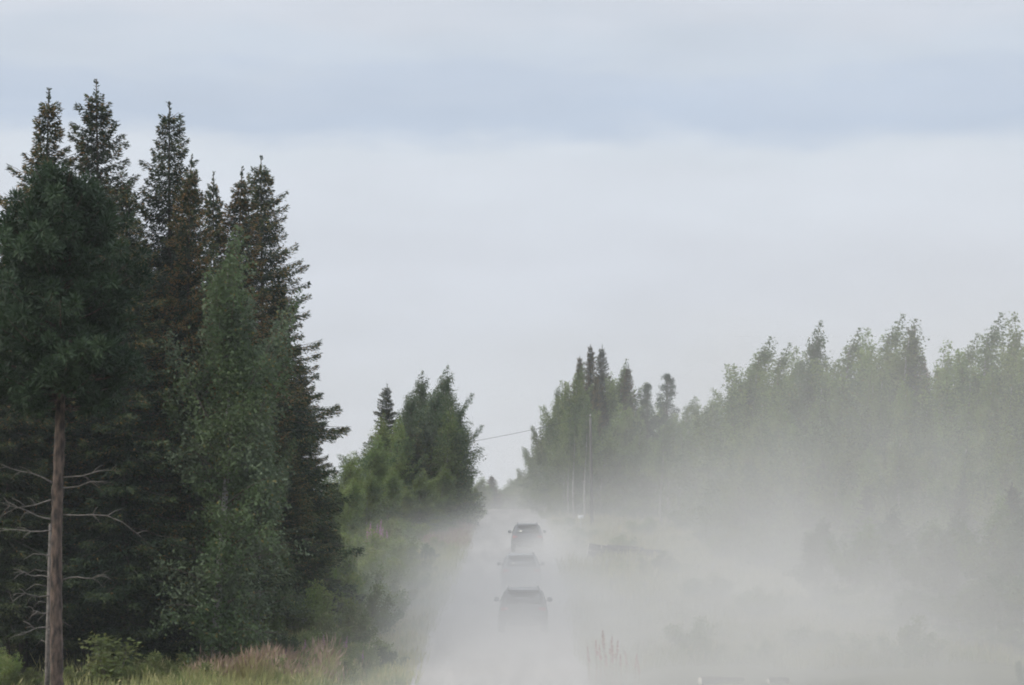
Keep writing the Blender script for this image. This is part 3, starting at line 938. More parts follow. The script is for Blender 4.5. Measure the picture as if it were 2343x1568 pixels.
for px, dd, h, rad, v in [(790, 104, 2.1, 1.2, 'a'), (700, 108, 2.6, 1.3, 'b'), (840, 112, 2.2, 1.3, 'a'), (750, 116, 3.0, 1.4, 'b'), (880, 119, 2.0, 1.1, 'b'), (820, 124, 2.7, 1.4, 'a'), (760, 128, 3.3, 1.5, 'c'),
                          (915, 127, 1.6, 1.1, 'a'), (870, 134, 2.4, 1.3, 'b'), (810, 138, 3.0, 1.5, 'a'), (940, 138, 1.5, 1.1, 'b'), (900, 146, 2.1, 1.3, 'a'), (840, 150, 2.7, 1.5, 'b'), (955, 152, 1.4, 1.1, 'a'), (905, 160, 2.0, 1.4, 'b'),
                          (965, 164, 1.3, 1.1, 'c'), (880, 172, 2.2, 1.4, 'a'), (985, 176, 1.2, 1.2, 'a'), (930, 180, 2.0, 1.4, 'b'), (790, 120, 2.2, 1.2, 'b'), (720, 122, 3.0, 1.4, 'a'), (850, 100, 1.3, 0.9, 'b'), (930, 190, 2.3, 1.4, 'c'), (670, 112, 2.4, 1.3, 'c'),
                          (1060, 206, 1.4, 1.2, 'b'), (1085, 222, 1.5, 1.2, 'a')]:
    bush(v, px, dd, h, rad, "leafy willow bush in the thicket between left forest and road", GB)
for px, dd, h, rad, v in [(330, 84, 0.8, 0.6, 'b'), (385, 93, 0.7, 0.6, 'a'), (560, 98, 0.8, 0.6, 'b'), (625, 96, 1.0, 0.5, 'a'), (660, 100, 1.2, 0.7, 'c'), (735, 96, 0.9, 0.6, 'b'), (775, 97, 1.2, 0.6, 'a'), (815, 99, 1.0, 0.7, 'b'), (855, 97, 0.7, 0.5, 'a'), (60, 80, 0.7, 0.6, 'a'), (205, 84, 0.6, 0.5, 'c'), (300, 90, 0.9, 0.4, 'sap'), (420, 95, 1.0, 0.35, 'sap'), (480, 92, 0.8, 0.35, 'sap'), (350, 88, 1.1, 0.4, 'sap'), (640, 93, 0.9, 0.4, 'sap'), (690, 94, 0.8, 0.35, 'sap'), (745, 99, 1.3, 0.4, 'sap'), (800, 95, 0.9, 0.4, 'sap'), (870, 96, 0.8, 0.4, 'a'), (540, 103, 1.2, 0.9, 'c'), (615, 105, 1.7, 0.8, 'b')]:
    bush(v, px, dd, h, rad, "low leafy herb clump standing in the grass along the bottom left", "herb clumps in the left grass")
# dusty bushes on the right verge
for px, dd, h, rad, v in [(1600, 99, 1.2, 0.9, 'a'), (1580, 103, 1.6, 1.0, 'b'), (1735, 99, 1.1, 0.6, 'b'), (1850, 103, 1.2, 1.2, 'b'), (1960, 100, 1.2, 1.3, 'a'), (2080, 99, 1.8, 1.3, 'a'), (1730, 118, 1.8, 1.3, 'b'),
                          (1620, 128, 1.7, 1.3, 'b'), (1500, 150, 1.4, 1.2, 'a'), (1420, 175, 1.3, 1.1, 'b'), (1310, 178, 1.0, 1.0, 'a'), (1330, 190, 1.3, 1.2, 'b'), (1470, 192, 1.6, 1.3, 'b'), (1290, 205, 1.2, 1.1, 'b'), (1660, 160, 1.9, 1.4, 'b'), (1260, 222, 1.3, 1.2, 'a')]:
    bush(v, px, dd, h, rad, "pale bush sunk in the dust on the right verge", "bushes in the dust on the right verge")
bush('c', 2335, 88, 0.9, 0.5, "dark leafy bush poking into the lower right frame corner")


def blades(name, n, xr, yr, hr, mats, seed, wid=0.022, head=0.0, fn=None, tuft=True):
    r = np.random.default_rng(seed)
    x = r.uniform(*xr, n)
    y = r.uniform(*yr, n)
    if tuft:
        x = x + 0.22 * np.sin(x * 9 + y * 4)
        y = y + 0.22 * np.sin(y * 8 - x * 5)
    if fn is not None:
        k = fn(x, y, r)
        x, y = x[k], y[k]
    n = len(x)
    z = ground_z(None, x, y)
    h = r.uniform(*hr, n) * (0.72 + 0.20 * np.sin(x * 1.3) * np.sin(y * 0.9) + 0.22 * np.sin(x * 3.1 + 1.7 * np.sin(y * 1.9)) * np.sin(y * 2.3))
    P = np.stack([x, y, z - 0.02], -1)
    A = np.stack([r.normal(0.12, 0.22, n), r.normal(0, 0.22, n), np.ones(n)], -1)
    S_ = np.stack([r.normal(0, 1, n), r.normal(0, 1, n), np.zeros(n)], -1)
    g = Geo()
    g.leaves(P, A, S_, h, wid * r.uniform(0.7, 1.4, n), 0, 0.06)
    if head > 0:
        q = r.random(n) < head
        tip = P[q] + unit(A[q]) * (h[q] * 0.72)[:, None]
        g.leaves(tip, A[q] + r.normal(0, 0.25, (q.sum(), 3)), S_[q], h[q] * 0.36, 0.045, 1)
    return link(name, g.mesh(name, mats))


off_road = lambda x, y, r: np.abs(x - road_cx(y)) > ROAD_HALF - 0.55 + 0.9 * r.random(len(x)) + 0.25 * np.sin(y * 1.7)
tag(blades("grass", 52000, (-16, -3.2), (80, 125), (0.35, 0.85), [M['grass'], M['drygrass']], 1, 0.024, 0.12,
           lambda x, y, r: off_road(x, y, r) & (r.random(len(x)) < np.clip(1.25 + (x + 0.06 * y) / 9, 0.10, 1))), "tall green and yellow grass on the left verge", "grass", kind="stuff")
tag(blades("verge_grass", 26000, (-12, -2.6), (125, 235), (0.4, 1.0), [M['grass'], M['drygrass']], 2, 0.04, 0.15, off_road), "grass among the bushes farther up the left road edge", "grass", kind="stuff")
tag(blades("reddish_grass", 22000, (-10.6, -5.6), (92, 98.5), (0.55, 1.2), [M['drygrass'], M['seed']], 3, 0.016, 0.36,
           lambda x, y, r: r.random(len(x)) < 1.15 * np.exp(-((x + 8.2) / 1.7) ** 2) * (0.55 + 0.45 * np.sin(x * 5.0 + y * 3.0))), "feathery reddish grass in seed in front of the dark spruces", "grass", kind="stuff")
tag(blades("brown_grass", 7000, (-5.6, -2.7), (176, 208), (0.5, 1.0), [M['drygrass'], M['seed']], 4, 0.03, 0.85, off_road), "reddish brown grass strip below the roadside clump", "grass", kind="stuff")
tag(blades("dusty_grass", 42000, (2.4, 24), (97.6, 126), (0.4, 0.95), [M['grass'], M['drygrass']], 5, 0.03, 0.2, off_road), "grass greyed by dust on the right verge", "grass", kind="stuff")
tag(blades("far_dusty_grass", 26000, (2.6, 16), (126, 240), (0.45, 1.0), [M['grass'], M['drygrass']], 6, 0.045, 0.2, off_road), "dust veiled grass around the log pile and pole", "grass", kind="stuff")


def fireweed_mesh(seed, pink=True, H=1.25):
    r = np.random.default_rng(seed)
    st, lv, fl = Geo(), Geo(), Geo()
    u = np.linspace(0, 1, 6)
    pts = np.stack([0.06 * u ** 2, 0.03 * np.sin(u * 4), H * u], -1)
    st.tube(pts, np.linspace(0.011, 0.004, 6), 5)
    n = 46
    uu = r.uniform(0.1, 0.62, n)
    a = uu * 90 + r.uniform(0, 0.5, n)
    P = np.stack([0.06 * uu ** 2, 0.03 * np.sin(uu * 4), H * uu], -1)
    A = np.stack([np.cos(a), np.sin(a), np.full(n, 0.35)], -1)
    lv.leaves(P, A, np.stack([-np.sin(a), np.cos(a), np.zeros(n)], -1), r.uniform(0.10, 0.17, n), 0.026, 0, 0.04)
    n = 70
    uu = r.uniform(0.6, 1.0, n)
    a = r.uniform(0, 6.28, n)
    P = np.stack([0.06 * uu ** 2, 0.03 * np.sin(uu * 4), H * uu], -1)
    A = np.stack([np.cos(a), np.sin(a), r.uniform(0.1, 0.9, n)], -1)
    fl.leaves(P, A, r.normal(0, 1, (n, 3)), (1.08 - uu) * 0.16 + 0.02, 0.032, 0)
    return st.mesh("fireweed_stem", [M['fireweed_red']], True), lv.mesh("fireweed_leaf", [M['willow']]), fl.mesh("fireweed_flower", [M['fireweed' if pink else 'fireweed_red']])


FW = [fireweed_mesh(1), fireweed_mesh(2, False, 1.4), fireweed_mesh(3)]


def fireweed(x, y, s, v, label, group):
    t = empty("fireweed", (x, y, gzx(x, y) - 0.02), rt.uniform(0, 6.28), (s, s, s), label, "wildflower", group)
    for nm, m in zip(("stem", "foliage", "flower_spike"), FW[v]):
        link(nm, m, t)


for px, d, s in [(1345, 96.5, 0.9), (1362, 97.5, 0.95), (1382, 98.5, 1.15), (1388, 95.5, 0.8), (1402, 96, 0.95), (1410, 97, 1.05), (1430, 98, 0.8), (1452, 97, 0.85), (1460, 96.0, 0.75), (1372, 96.8, 0.9), (1396, 98.2, 1.05), (1420, 96.5, 0.8)]:
    d -= 3.6
    fireweed(X(px, d), d, s, 1, "tall reddish fireweed stalk gone to seed at the right road corner", "fireweed stalks at the right road corner")
for px, d, s in [(842, 164, 1.1), (850, 167, 1.2), (856, 161, 1.2), (862, 168, 1.25), (868, 163, 1.2), (876, 167, 1.15), (884, 165, 1.1), (847, 170, 1.2), (860, 158, 1.1), (871, 171, 1.25)]:
    fireweed(X(px, d), d, s * 1.3, 0, "pink flowering fireweed in the patch among the left bushes", "pink fireweed patch")
for px, d, s in [(560, 97, 0.75), (700, 97.5, 0.8), (742, 98, 0.85), (786, 97, 0.8), (792, 98.5, 0.9), (830, 98, 0.7), (655, 96.5, 0.7)]:
    fireweed(X(px, d), d, s, 2, "purple fireweed flower in the grass along the bottom left", "fireweed flowers in the left grass")


# ------------------------------------------------------------------ pole, wire, sign, logs
def zp(px, d):
    return gzx(X(px, d), d)


dp = 207.0
xp = X(1352, dp)
zt = Z(955, dp)
t = empty("utility_pole", (xp, dp, gzx(xp, dp)), 0, label="slender grey wooden utility pole standing on the right verge", cat="utility pole")
hp = zt - gzx(xp, dp)
g = Geo()
zz = np.linspace(-0.3, hp, 8)
g.tube(np.stack([np.interp(zz, [0, hp], [0.06, -0.06]), zz * 0, zz], -1), np.linspace(0.125, 0.085, 8), 12)
link("shaft", g.mesh("pole_shaft", [M['polewood']], True), t)
g = Geo()
g.tube([[-0.06, 0, hp], [-0.06, 0, hp + 0.1]], [0.015, 0.015], 8)
g.tube([[-0.06, 0, hp + 0.08], [-0.06, 0, hp + 0.13], [-0.06, 0, hp + 0.19], [-0.06, 0, hp + 0.21]], [0.05, 0.065, 0.05, 0.02], 10)
link("insulator", g.mesh("insulator", [M['ceramic']], True), t)
d2 = 200.0
x2 = X(925, d2)
z2 = Z(1030, d2)
t = empty("utility_pole", (x2, d2 + 2, gzx(x2, d2)), 0, label="utility pole almost hidden inside the roadside clump across from the other", cat="utility pole")
h2 = z2 - gzx(x2, d2)
g = Geo()
g.tube([[0, 0, -0.3], [0, 0, h2 / 2], [0, 0, h2]], [0.125, 0.105, 0.085], 12)
link("shaft", g.mesh("pole_shaft", [M['polewood']], True), t)
g = Geo()
u = np.linspace(0, 1, 33)
A0 = np.array([xp - 0.06, dp, zt + 0.17])
B0 = np.array([x2, d2 + 2, z2 + 0.02])
pts = A0 + (B0 - A0) * u[:, None]
pts[:, 2] -= 0.30 * 4 * u * (1 - u)
g.tube(pts, np.full(33, 0.015), 6)
tag(link("power_line", g.mesh("power_line", [M['cable']], True)), "thin dark overhead wire crossing the road from pole to clump", "wire")

# small white marker sign
ds = 200.0
xs_ = X(1328, ds)
t = empty("marker_sign", (xs_, ds, gzx(xs_, ds)), 0.15, label="small white roadside marker sign standing left of the utility pole", cat="sign")
hs = Z(1183, ds) - gzx(xs_, ds)
g = Geo()
g.tube([[0, 0.02, -0.1], [0, 0.02, hs + 0.1]], [0.028, 0.028], 8)
link("post", g.mesh("sign_post", [M['steel']], True), t)
g = Geo()
g.box((0, -0.02, hs), (0.42, 0.012, 0.24))
link("panel", g.mesh("sign_panel", [M['signwhite']]), t)


def log(x0, y0, z0, x1, y1, z1, r0, r1, label, group=None, cat="log", bark='logbark', seed=0):
    r = np.random.default_rng(seed + 500)
    a, b = np.array([x0, y0, z0]), np.array([x1, y1, z1])
    t = empty("log", tuple(a), 0, label=label, cat=cat, group=group)
    g = Geo()
    u = np.linspace(0, 1, 7)
    pts = (b - a) * u[:, None] + r.normal(0, 0.012, (7, 3))
    g.tube(pts, np.linspace(r0, r1, 7), 10, cap=False)
    link("bark", g.mesh("log_bark", [M[bark]], True), t)
    dv = unit(b - a)
    for e, rad, sg in ((pts[0], r0, -1), (pts[-1], r1, 1)):
        g = Geo()
        g.tube([e - dv * 0.02 * sg, e + dv * 0.012 * sg], [rad * 0.95, rad * 0.93], 10)
        link("cut_end", g.mesh("log_cut_end", [M['cutwood']], False), t)


dl = 166.0
lz = zp(1450, dl)
pile = [(1342, 1268, 1562, 1274, 0.11, 0), (1348, 1270, 1540, 1276, 0.10, 0.5), (1344, 1264, 1520, 1268, 0.10, -0.3), (1350, 1260, 1555, 1270, 0.10, 0.25), (1345, 1254, 1500, 1266, 0.09, 0.1), (1385, 1250, 1470, 1256, 0.085, 0.3), (1375, 1252, 1530, 1265, 0.085, -0.2), (1346, 1248, 1420, 1258, 0.085, 0.0)]
for k, (xa, ya, xb, yb, rad, dy) in enumerate(pile):
    y_ = dl + dy * 1.4
    log(X(xa, y_), y_, max(Z(ya, y_), lz + rad * 0.9), X(xb, y_), y_ + 0.6, max(Z(yb, y_), lz + rad * 0.9), rad * 1.3, rad * 1.15, "dark weathered log in the low pile beside the utility pole", "logs of the roadside pile", seed=k)
# fallen logs with pale cut ends at the bottom right
d = 92.6
log(X(1598, d), d - 0.15, Z(1556, d), X(1700, d), d + 0.6, Z(1560, d), 0.14, 0.12, "fallen log with a bright white cut end near the bottom edge", seed=21)
log(X(1755, d), d, Z(1556, d), X(1800, d), d + 0.4, Z(1556, d), 0.10, 0.09, "short log stub next to the log with the white cut end", seed=22)
log(X(1540, d), d + 0.1, Z(1572, d), X(1790, d), d + 0.5, Z(1571, d), 0.07, 0.06, "long grey log lying along the bottom edge under the short stub", seed=23)
d = 122.0
xa, xb = X(1905, d), X(1952, d)
log(xa, d, max(Z(1407, d), gzx(xa, d) + 0.3), xb, d + 0.1, max(Z(1408, d), gzx(xb, d) + 0.3), 0.035, 0.03, "short white birch pole lying in the dust below the forest wall", bark='signwhite', seed=25)


# ------------------------------------------------------------------ cars seen from behind
def car_paint(name, c):
    return solid(name, c, tuple(v * 1.25 + 0.02 for v in c), 3.0, 0.45, metal=0.2, spec=0.5, coat=0.3)


M['glass'] = solid("car_glass", (0.015, 0.018, 0.02), None, 3, 0.12, spec=0.7)
M['rubber'] = solid("rubber", (0.025, 0.025, 0.025), (0.06, 0.055, 0.05), 12, 0.9)
M['rim'] = solid("alloy", (0.42, 0.42, 0.43), (0.52, 0.52, 0.53), 12, 0.4, metal=0.7)
M['redlens'] = solid("red_lens", (0.28, 0.02, 0.02), None, 3, 0.2)
M['plate'] = solid("plate", (0.68, 0.68, 0.66), None, 3, 0.5)
M['blacktrim'] = solid("black_trim", (0.03, 0.03, 0.032), (0.05, 0.05, 0.05), 8, 0.6)
M['chrome'] = solid("chrome", (0.5, 0.5, 0.5), None, 8, 0.25, metal=0.9)


def car_meshes(paint, roof_box=False):
    """A five-door off-roader: y=0 rear bumper, y=4.8 nose; x across; z up. Returns {part: (mesh, [sub-parts])}."""
    parts = []
    #        y,   sill, waist z, belt z, roof z, half-width bottom, waist, belt, roof edge
    st = [(0.00, 0.52, 0.74, 0.80, 0.84, 0.80, 0.86, 0.84, 0.74),
          (0.06, 0.42, 0.78, 0.98, 1.04, 0.84, 0.93, 0.89, 0.76),
          (0.16, 0.36, 0.82, 1.06, 1.18, 0.86, 0.955, 0.90, 0.76),
          (0.34, 0.34, 0.84, 1.08, 1.44, 0.87, 0.965, 0.90, 0.71),
          (0.52, 0.33, 0.85, 1.08, 1.655, 0.87, 0.965, 0.90, 0.635),
          (0.95, 0.33, 0.85, 1.07, 1.695, 0.87, 0.965, 0.90, 0.63),
          (1.70, 0.32, 0.85, 1.06, 1.71, 0.87, 0.96, 0.90, 0.63),
          (2.40, 0.32, 0.84, 1.05, 1.685, 0.87, 0.96, 0.90, 0.62),
          (2.85, 0.32, 0.84, 1.04, 1.60, 0.87, 0.96, 0.90, 0.62),
          (3.30, 0.32, 0.84, 1.03, 1.28, 0.87, 0.96, 0.89, 0.68),
          (3.60, 0.32, 0.83, 1.00, 1.07, 0.87, 0.96, 0.87, 0.72),
          (4.20, 0.33, 0.80, 0.93, 1.00, 0.86, 0.94, 0.83, 0.66),
          (4.62, 0.36, 0.70, 0.80, 0.86, 0.80, 0.88, 0.74, 0.52),
          (4.80, 0.42, 0.62, 0.68, 0.72, 0.62, 0.68, 0.58, 0.40)]
    V = []
    for y, zs_, zw, zb, zr, ws, ww, wb, wr in st:
        half = [(ws * 0.80, zs_ - 0.04), (ws, zs_), (ww * 0.99, (zs_ + zw) / 2), (ww, zw), (wb + 0.02, zb - 0.04), (wb, zb), ((wb + wr) / 2 + 0.02, (zb + zr) / 2), (wr + 0.05, zr - 0.07), (wr, zr - 0.025), (wr * 0.55, zr), (0.0, zr + 0.006)]
        ring = [(x, y, z) for x, z in half] + [(-x, y, z) for x, z in half[-2::-1]]
        V += ring
    k = 21
    V = np.array(V)
    n = len(st)
    i = np.arange(n - 1)[:, None] * k
    j = np.arange(k)[None, :]
    j2 = (j + 1) % k
    F = np.stack([i + j2, i + j, i + k + j, i + k + j2], -1).reshape(-1, 4)
    g = Geo()
    g.add(V, F)
    g.F.append(np.array([list(range(k))]))
    g.M.append(0)
    g.F.append(np.array([list(range((n - 1) * k, n * k))[::-1]]))
    g.M.append(0)
    parts.append(("body", g.mesh("car_body", [paint], True), []))

    def quad_panel(P, m, name, thick=0.012, nrm=None):
        P = np.array(P, dtype=float)
        nn = np.cross(P[1] - P[0], P[-1] - P[0])
        nn = nn / np.linalg.norm(nn) if nrm is None else np.array(nrm)
        k_ = len(P)
        VV = np.concatenate([P - nn * 0.02, P + nn * thick])
        gg = Geo()
        gg.add(VV, [list(range(k_))[::-1]])
        gg.F.append(np.array([list(range(k_, 2 * k_))]))
        gg.M.append(0)
        gg.F.append(np.array([[q, (q + 1) % k_, k_ + (q + 1) % k_, k_ + q] for q in range(k_)]))
        gg.M.append(0)
        return gg.mesh(name, [m])

    # rear window lies on the slanted tailgate
    yb, yt = 0.19, 0.47
    parts.append(("rear_window", quad_panel([(-0.70, yb - 0.01, 1.16), (0.70, yb - 0.01, 1.16), (0.60, yt - 0.03, 1.575), (-0.60, yt - 0.03, 1.575)], M['glass'], "rear_window", 0.03, (0, -0.83, 0.55)), []))
    g = Geo()
    g.box((0, 0.46, 1.675), (1.24, 0.30, 0.045))
    parts.append(("spoiler", g.mesh("spoiler", [paint]), []))
    for s in (-1, 1):
        w = []
        for ya, yb2, za, zb2 in ((0.66, 1.28, 1.13, 1.56), (1.36, 2.14, 1.12, 1.57), (2.22, 3.02, 1.11, 1.40)):
            xb = lambda z: 0.905 - (z - 1.07) * 0.36 + 0.012
            top2 = zb2 if ya < 2 else 1.50
            P = [(s * xb(za), ya, za), (s * xb(za), yb2, za), (s * xb(zb2), yb2 - (0.25 if ya > 2 else 0), zb2), (s * xb(top2), ya + (0.1 if ya < 1 else 0), top2)]
            parts.append(("side_window", quad_panel(P if s < 0 else P[::-1], M['glass'], "side_window", 0.012, (s * 0.93, 0, 0.36)), []))
    parts.append(("windscreen", quad_panel([(-0.62, 2.98, 1.50), (0.62, 2.98, 1.50), (0.70, 3.52, 1.12), (-0.70, 3.52, 1.12)][::-1], M['glass'], "windscreen", 0.04, (0, 0.6, 0.8)), []))
    g = Geo()
    g.box((0, 0.02, 0.56), (1.78, 0.20, 0.30))
    g.box((0, -0.01, 0.70), (1.50, 0.18, 0.05))
    parts.append(("rear_bumper", g.mesh("rear_bumper", [M['blacktrim']]), []))
    for s in (-1, 1):
        g = Geo()
        g.box((s * 0.74, 0.085, 0.93), (0.28, 0.10, 0.22))
        parts.append(("tail_light", g.mesh("tail_light", [M['redlens']]), []))
        g = Geo()
        g.tube([(s * 0.62, -0.09, 0.42), (s * 0.62, 0.10, 0.42)], [0.05, 0.05], 10)
        parts.append(("exhaust", g.mesh("exhaust", [M['chrome']]), []))
        # door mirrors
        g = Geo()
        g.tube([(s * 0.90, 2.86, 1.10), (s * 1.00, 2.84, 1.13)], [0.03, 0.025], 6)
        sub = g.mesh("mirror_arm", [M['blacktrim']])
        g = Geo()
        g.tube([(s * 0.975, 2.85, 1.15), (s * 1.00, 2.85, 1.155), (s * 1.11, 2.86, 1.16), (s * 1.15, 2.87, 1.165)], [0.06, 0.095, 0.10, 0.06], 10)
        parts.append(("door_mirror", g.mesh("door_mirror", [paint], True), [("mirror_arm", sub)]))
        g = Geo()
        g.tube([(s * 0.59, 0.70, 1.70), (s * 0.59, 0.76, 1.76), (s * 0.59, 1.6, 1.775), (s * 0.58, 2.4, 1.745), (s * 0.58, 2.48, 1.68)], [0.018] * 5, 6)
        parts.append(("roof_rail", g.mesh("roof_rail", [M['blacktrim']], True), []))
        for y in (0.95, 3.85):
            g = Geo()
            g.tube([(s * 0.70, y, 0.36), (s * 0.72, y, 0.36), (s * 0.95, y, 0.36), (s * 0.975, y, 0.36)], [0.30, 0.36, 0.36, 0.30], 20)
            rim = Geo()
            rim.tube([(s * 0.972, y, 0.36), (s * 0.985, y, 0.36)], [0.23, 0.21], 12)
            for q in range(5):
                a = q * 6.28 / 5
                rim.box((s * 0.985, y + 0.11 * math.cos(a), 0.36 + 0.11 * math.sin(a)), (0.02, 0.05, 0.05))
            parts.append(("wheel", g.mesh("wheel_tyre", [M['rubber']], True), [("rim", rim.mesh("wheel_rim", [M['rim']]))]))
    g = Geo()
    g.box((0, 0.045, 0.885), (0.52, 0.03, 0.115))
    parts.append(("number_plate", g.mesh("number_plate", [M['plate']]), []))
    g = Geo()
    g.tube([(0.1, 0.42, 1.66), (0.55, 0.36, 1.60)], [0.008, 0.008], 5) if False else g.box((0.05, 0.205, 1.14), (0.42, 0.03, 0.03))
    parts.append(("rear_wiper", g.mesh("rear_wiper", [M['blacktrim']]), []))
    if roof_box:
        g = Geo()
        V2 = []
        for y, sx, zz in ((0.55, 0.30, 0.12), (0.68, 0.42, 0.26), (1.6, 0.46, 0.32), (2.4, 0.42, 0.26), (2.7, 0.25, 0.10)):
            V2 += [(sx * a, y, 1.80 + zz * b) for a, b in ((-1, 0), (1, 0), (1, 0.7), (0.85, 1), (-0.85, 1), (-1, 0.7))]
        V2 = np.array(V2)
        i = np.arange(4)[:, None] * 6
        j = np.arange(6)[None, :]
        F = np.stack([i + (j + 1) % 6, i + j, i + 6 + j, i + 6 + (j + 1) % 6], -1).reshape(-1, 4)
        g.add(V2, F)
        g.F += [np.array([[0, 1, 2, 3, 4, 5]]), np.array([[29, 28, 27, 26, 25, 24]])]
        g.M += [0, 0]
        parts.append(("roof_box", g.mesh("roof_box", [M['blacktrim']]), []))
        for yy in (1.0, 2.1):
            g = Geo()
            g.box((0, yy, 1.785), (1.2, 0.06, 0.025))
            parts.append(("roof_bar", g.mesh("roof_bar", [M['blacktrim']]), []))
    return parts


def car(px, d, paint, label, roof_box=False, rz=0.0):
    xx = X(px, d)
    t = empty("offroad_car", (xx, d, float(ground(d)) + 0.07), rz, label=label, cat="car", group="cars driving away in convoy")
    t.rotation_euler = (math.atan(M_SLOPE), 0, rz)
    for nm, me, subs in car_meshes(paint, roof_box):
        o = link(nm, me, t)
        for sn, sm in subs:
            link(sn, sm, o)


car(1197, 111.3, car_paint("paint_black", (0.020, 0.021, 0.023)), "nearest dark off-road car of the convoy, its lower half lost in dust")
car(1193, 136.5, car_paint("paint_silver", (0.10, 0.102, 0.105)), "middle car of the convoy, grey body almost lost in dust under its dark window band", rz=0.01)
car(1206, 171.0, car_paint("paint_dark_blue", (0.022, 0.024, 0.03)), "farthest car heading the convoy, its pale rear window clear above the dust")

# ------------------------------------------------------------------ air and dust
def volume_mat(name, density, col=(0.97, 0.965, 0.95, 1), aniso=0.0, attr="density"):
    m, t, o = new_mat(name)
    v = t.nodes.new("ShaderNodeVolumePrincipled")
    v.inputs["Color"].default_value = col
    v.inputs["Density"].default_value = density
    v.inputs["Density Attribute"].default_value = attr
    v.inputs["Anisotropy"].default_value = aniso
    t.links.new(v.outputs[0], o.inputs["Volume"])
    return m


g = Geo()
g.box((0, 1300, EYE / 2 + 13), (5200, 3600, EYE + 30))
zmin = EYE - 8.0 - 1.5
V = np.concatenate(g.V)
V[:, 2] = np.where(V[:, 2] < 10, zmin, EYE + 24.0)
hz = mesh("haze", V, g.F, [volume_mat("haze_air", 0.0002, (0.95, 0.97, 1.0, 1), attr="")])
tag(link("haze", hz), "thin pale haze in the air over the road and forest", "haze", kind="stuff")


class E:
    """Arithmetic on geometry-node fields."""
    t = None

    def __init__(self, s):
        self.s = s

    @staticmethod
    def op(name, *a, clamp=False):
        n = E.t.nodes.new("ShaderNodeMath")
        n.operation = name
        n.use_clamp = clamp
        for i, v in enumerate(a):
            if isinstance(v, E):
                E.t.links.new(v.s, n.inputs[i])
            else:
                n.inputs[i].default_value = float(v)
        return E(n.outputs[0])

    def __add__(self, o): return E.op('ADD', self, o)
    __radd__ = __add__
    def __mul__(self, o): return E.op('MULTIPLY', self, o)
    __rmul__ = __mul__
    def __sub__(self, o): return E.op('SUBTRACT', self, o)
    def __rsub__(self, o): return E.op('SUBTRACT', o, self)
    def __truediv__(self, o): return E.op('DIVIDE', self, o)
    def __rtruediv__(self, o): return E.op("DIVIDE", o, self)
    def __neg__(self): return E.op('MULTIPLY', self, -1)


def eexp(a): return E.op('EXPONENT', a)
def emax(a, b): return E.op('MAXIMUM', a, b)
def emin(a, b): return E.op('MINIMUM', a, b)


def sstep(a, b, x):
    n = E.t.nodes.new("ShaderNodeMapRange")
    n.interpolation_type = 'SMOOTHSTEP'
    n.inputs[1].default_value = a
    n.inputs[2].default_value = b
    E.t.links.new(x.s, n.inputs[0])
    return E(n.outputs[0])


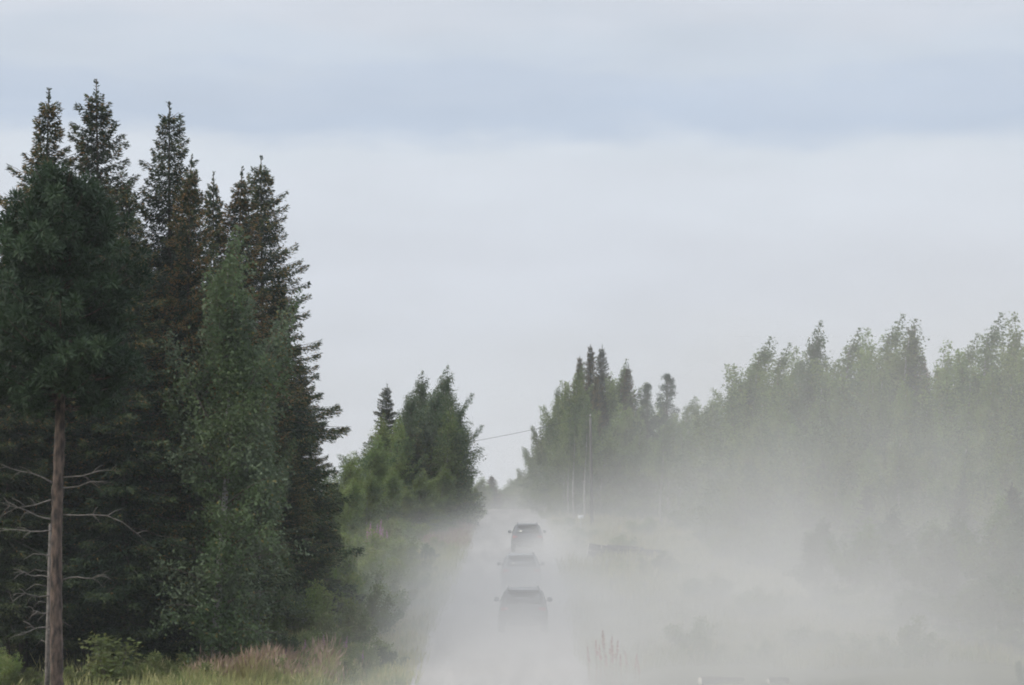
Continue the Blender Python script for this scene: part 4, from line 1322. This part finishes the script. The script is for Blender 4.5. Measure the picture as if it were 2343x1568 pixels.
def dust_cloud(lo, hi, vox):
    ng = bpy.data.node_groups.new("dust_field", 'GeometryNodeTree')
    ng.interface.new_socket("Geometry", in_out='INPUT', socket_type='NodeSocketGeometry')
    ng.interface.new_socket("Geometry", in_out='OUTPUT', socket_type='NodeSocketGeometry')
    E.t = ng
    go = ng.nodes.new("NodeGroupOutput")
    pos_ = ng.nodes.new("GeometryNodeInputPosition")
    sp = ng.nodes.new("ShaderNodeSeparateXYZ")
    ng.links.new(pos_.outputs[0], sp.inputs[0])
    x, y, z = E(sp.outputs[0]), E(sp.outputs[1]), E(sp.outputs[2])

    def fbm(scale, detail, sz=1.0, off=0.0, rough=0.5):
        mp = ng.nodes.new("ShaderNodeVectorMath")
        mp.operation = 'MULTIPLY_ADD'
        mp.inputs[1].default_value = (scale, scale * 0.8, scale * sz)
        mp.inputs[2].default_value = (off, off * 2, off * 3)
        ng.links.new(pos_.outputs[0], mp.inputs[0])
        nn = ng.nodes.new("ShaderNodeTexNoise")
        nn.inputs["Scale"].default_value = 1.0
        nn.inputs["Detail"].default_value = detail
        nn.inputs["Roughness"].default_value = rough
        ng.links.new(mp.outputs[0], nn.inputs["Vector"])
        return E(nn.outputs[0])

    big = fbm(0.07, 2.0, 1.2, 3.3)
    small = fbm(0.24, 4.0, 1.3, 9.1, 0.6)
    gnd = emin(emax(EYE - 2.0 - 0.0525 * y, EYE - 9.1 + M_SLOPE * y), EYE - 9.1 + M_SLOPE * D_CREST - 0.016 * (y - D_CREST))
    h = emax(z - gnd, 0.0)
    w = x + (small - 0.5) * 3.0 + (big - 0.5) * 3.0            # ragged edge of the plume
    near = 1.0 - sstep(112, 150, y)
    hh = 1.6 + 0.3 * near + (0.17 + 0.06 * near) * emax(w + 2.0, 0.0)    # it rises as the wind carries it to the right
    left = sstep(-7.6, -1.6, w - 1.0 * (1.0 - sstep(90, 106, y)))
    along = sstep(48, 88, y) * (0.26 + 0.74 * near) * (1.0 - 0.35 * sstep(175, 235, y))
    right = 1.0 / (1.0 + 0.12 * emax(w - 3.5, 0.0))
    prof = eexp(-(E.op('POWER', h / hh, 1.4)))
    gx, gy = (x - 4.9) / 2.4, (y - 142) / 28.0
    gap = 1.0 - 0.95 * eexp(-(gx * gx + gy * gy))                # a thin spot before the log pile
    dens = 0.070 * left * along * right * prof * gap

    def blob(a, c, r, ang=None):
        dx, dy, dz = (x - c[0]) / r[0], (y - c[1]) / r[1], (h - c[2]) / r[2]
        return a * eexp(-(dx * dx + dy * dy + dz * dz))

    hz_ = h / 13.0
    dens = dens + 0.0060 * sstep(0, 10, w + 8.0 * sstep(150, 200, y)) * sstep(60, 95, y) * (1.0 - 0.40 * sstep(135, 175, y)) * eexp(-(hz_ * hz_))   # fine dust hanging high
    dens = dens + blob(0.028, (7.5, 90, 1.3), (5.5, 15, 3.6))   # drifting bank on the right
    dens = dens + blob(0.13, (0.6, 104, 0.6), (3.2, 6.0, 1.5))   # boiling up behind each car
    dens = dens + blob(0.15, (0.8, 130, 0.5), (2.8, 4.5, 1.4))
    dens = dens + blob(0.32, (2.7, 164, 0.3), (1.9, 4.0, 1.0))
    dens = dens + blob(0.05, (0.6, 188, 0.2), (4.5, 12.0, 1.1))  # from cars already gone ahead
    dens = dens + blob(0.007, (-6.0, 145, 0.8), (3.5, 40.0, 2.2))  # thin veil over the left bushes
    nz = emax((small * 1.25 + big * 0.8) - 0.62, 0.0) * 2.5
    dens = emax(dens * nz - 0.0006, 0.0)
    vc = ng.nodes.new("GeometryNodeVolumeCube")
    ng.links.new(dens.s, vc.inputs["Density"])
    vc.inputs["Background"].default_value = 0.0
    vc.inputs["Min"].default_value = lo
    vc.inputs["Max"].default_value = hi
    for q, nm in enumerate("XYZ"):
        vc.inputs["Resolution " + nm].default_value = int((hi[q] - lo[q]) / vox[q]) + 1
    sm = ng.nodes.new("GeometryNodeSetMaterial")
    mat = volume_mat("dust", 1.0, (0.755, 0.736, 0.710, 1))
    sm.inputs["Material"].default_value = mat
    ng.links.new(vc.outputs[0], sm.inputs["Geometry"])
    ng.links.new(sm.outputs[0], go.inputs[0])
    me = bpy.data.meshes.new("dust_cloud")
    me.from_pydata([lo, hi], [(0, 1)], [])
    me.materials.append(mat)
    o = link("dust_cloud", me)
    md = o.modifiers.new("dust_field", 'NODES')
    md.node_group = ng
    mat.cycles.volume_step_rate = 3.0
    mat.cycles.volume_interpolation = 'LINEAR'
    return tag(o, "pale grey dust cloud thrown up behind the cars and drifting over the right verge", "dust", kind="stuff")


dust_cloud((-15.0, 40.0, 0.0), (42.0, 262.0, 24.0), (0.8, 1.2, 0.7))
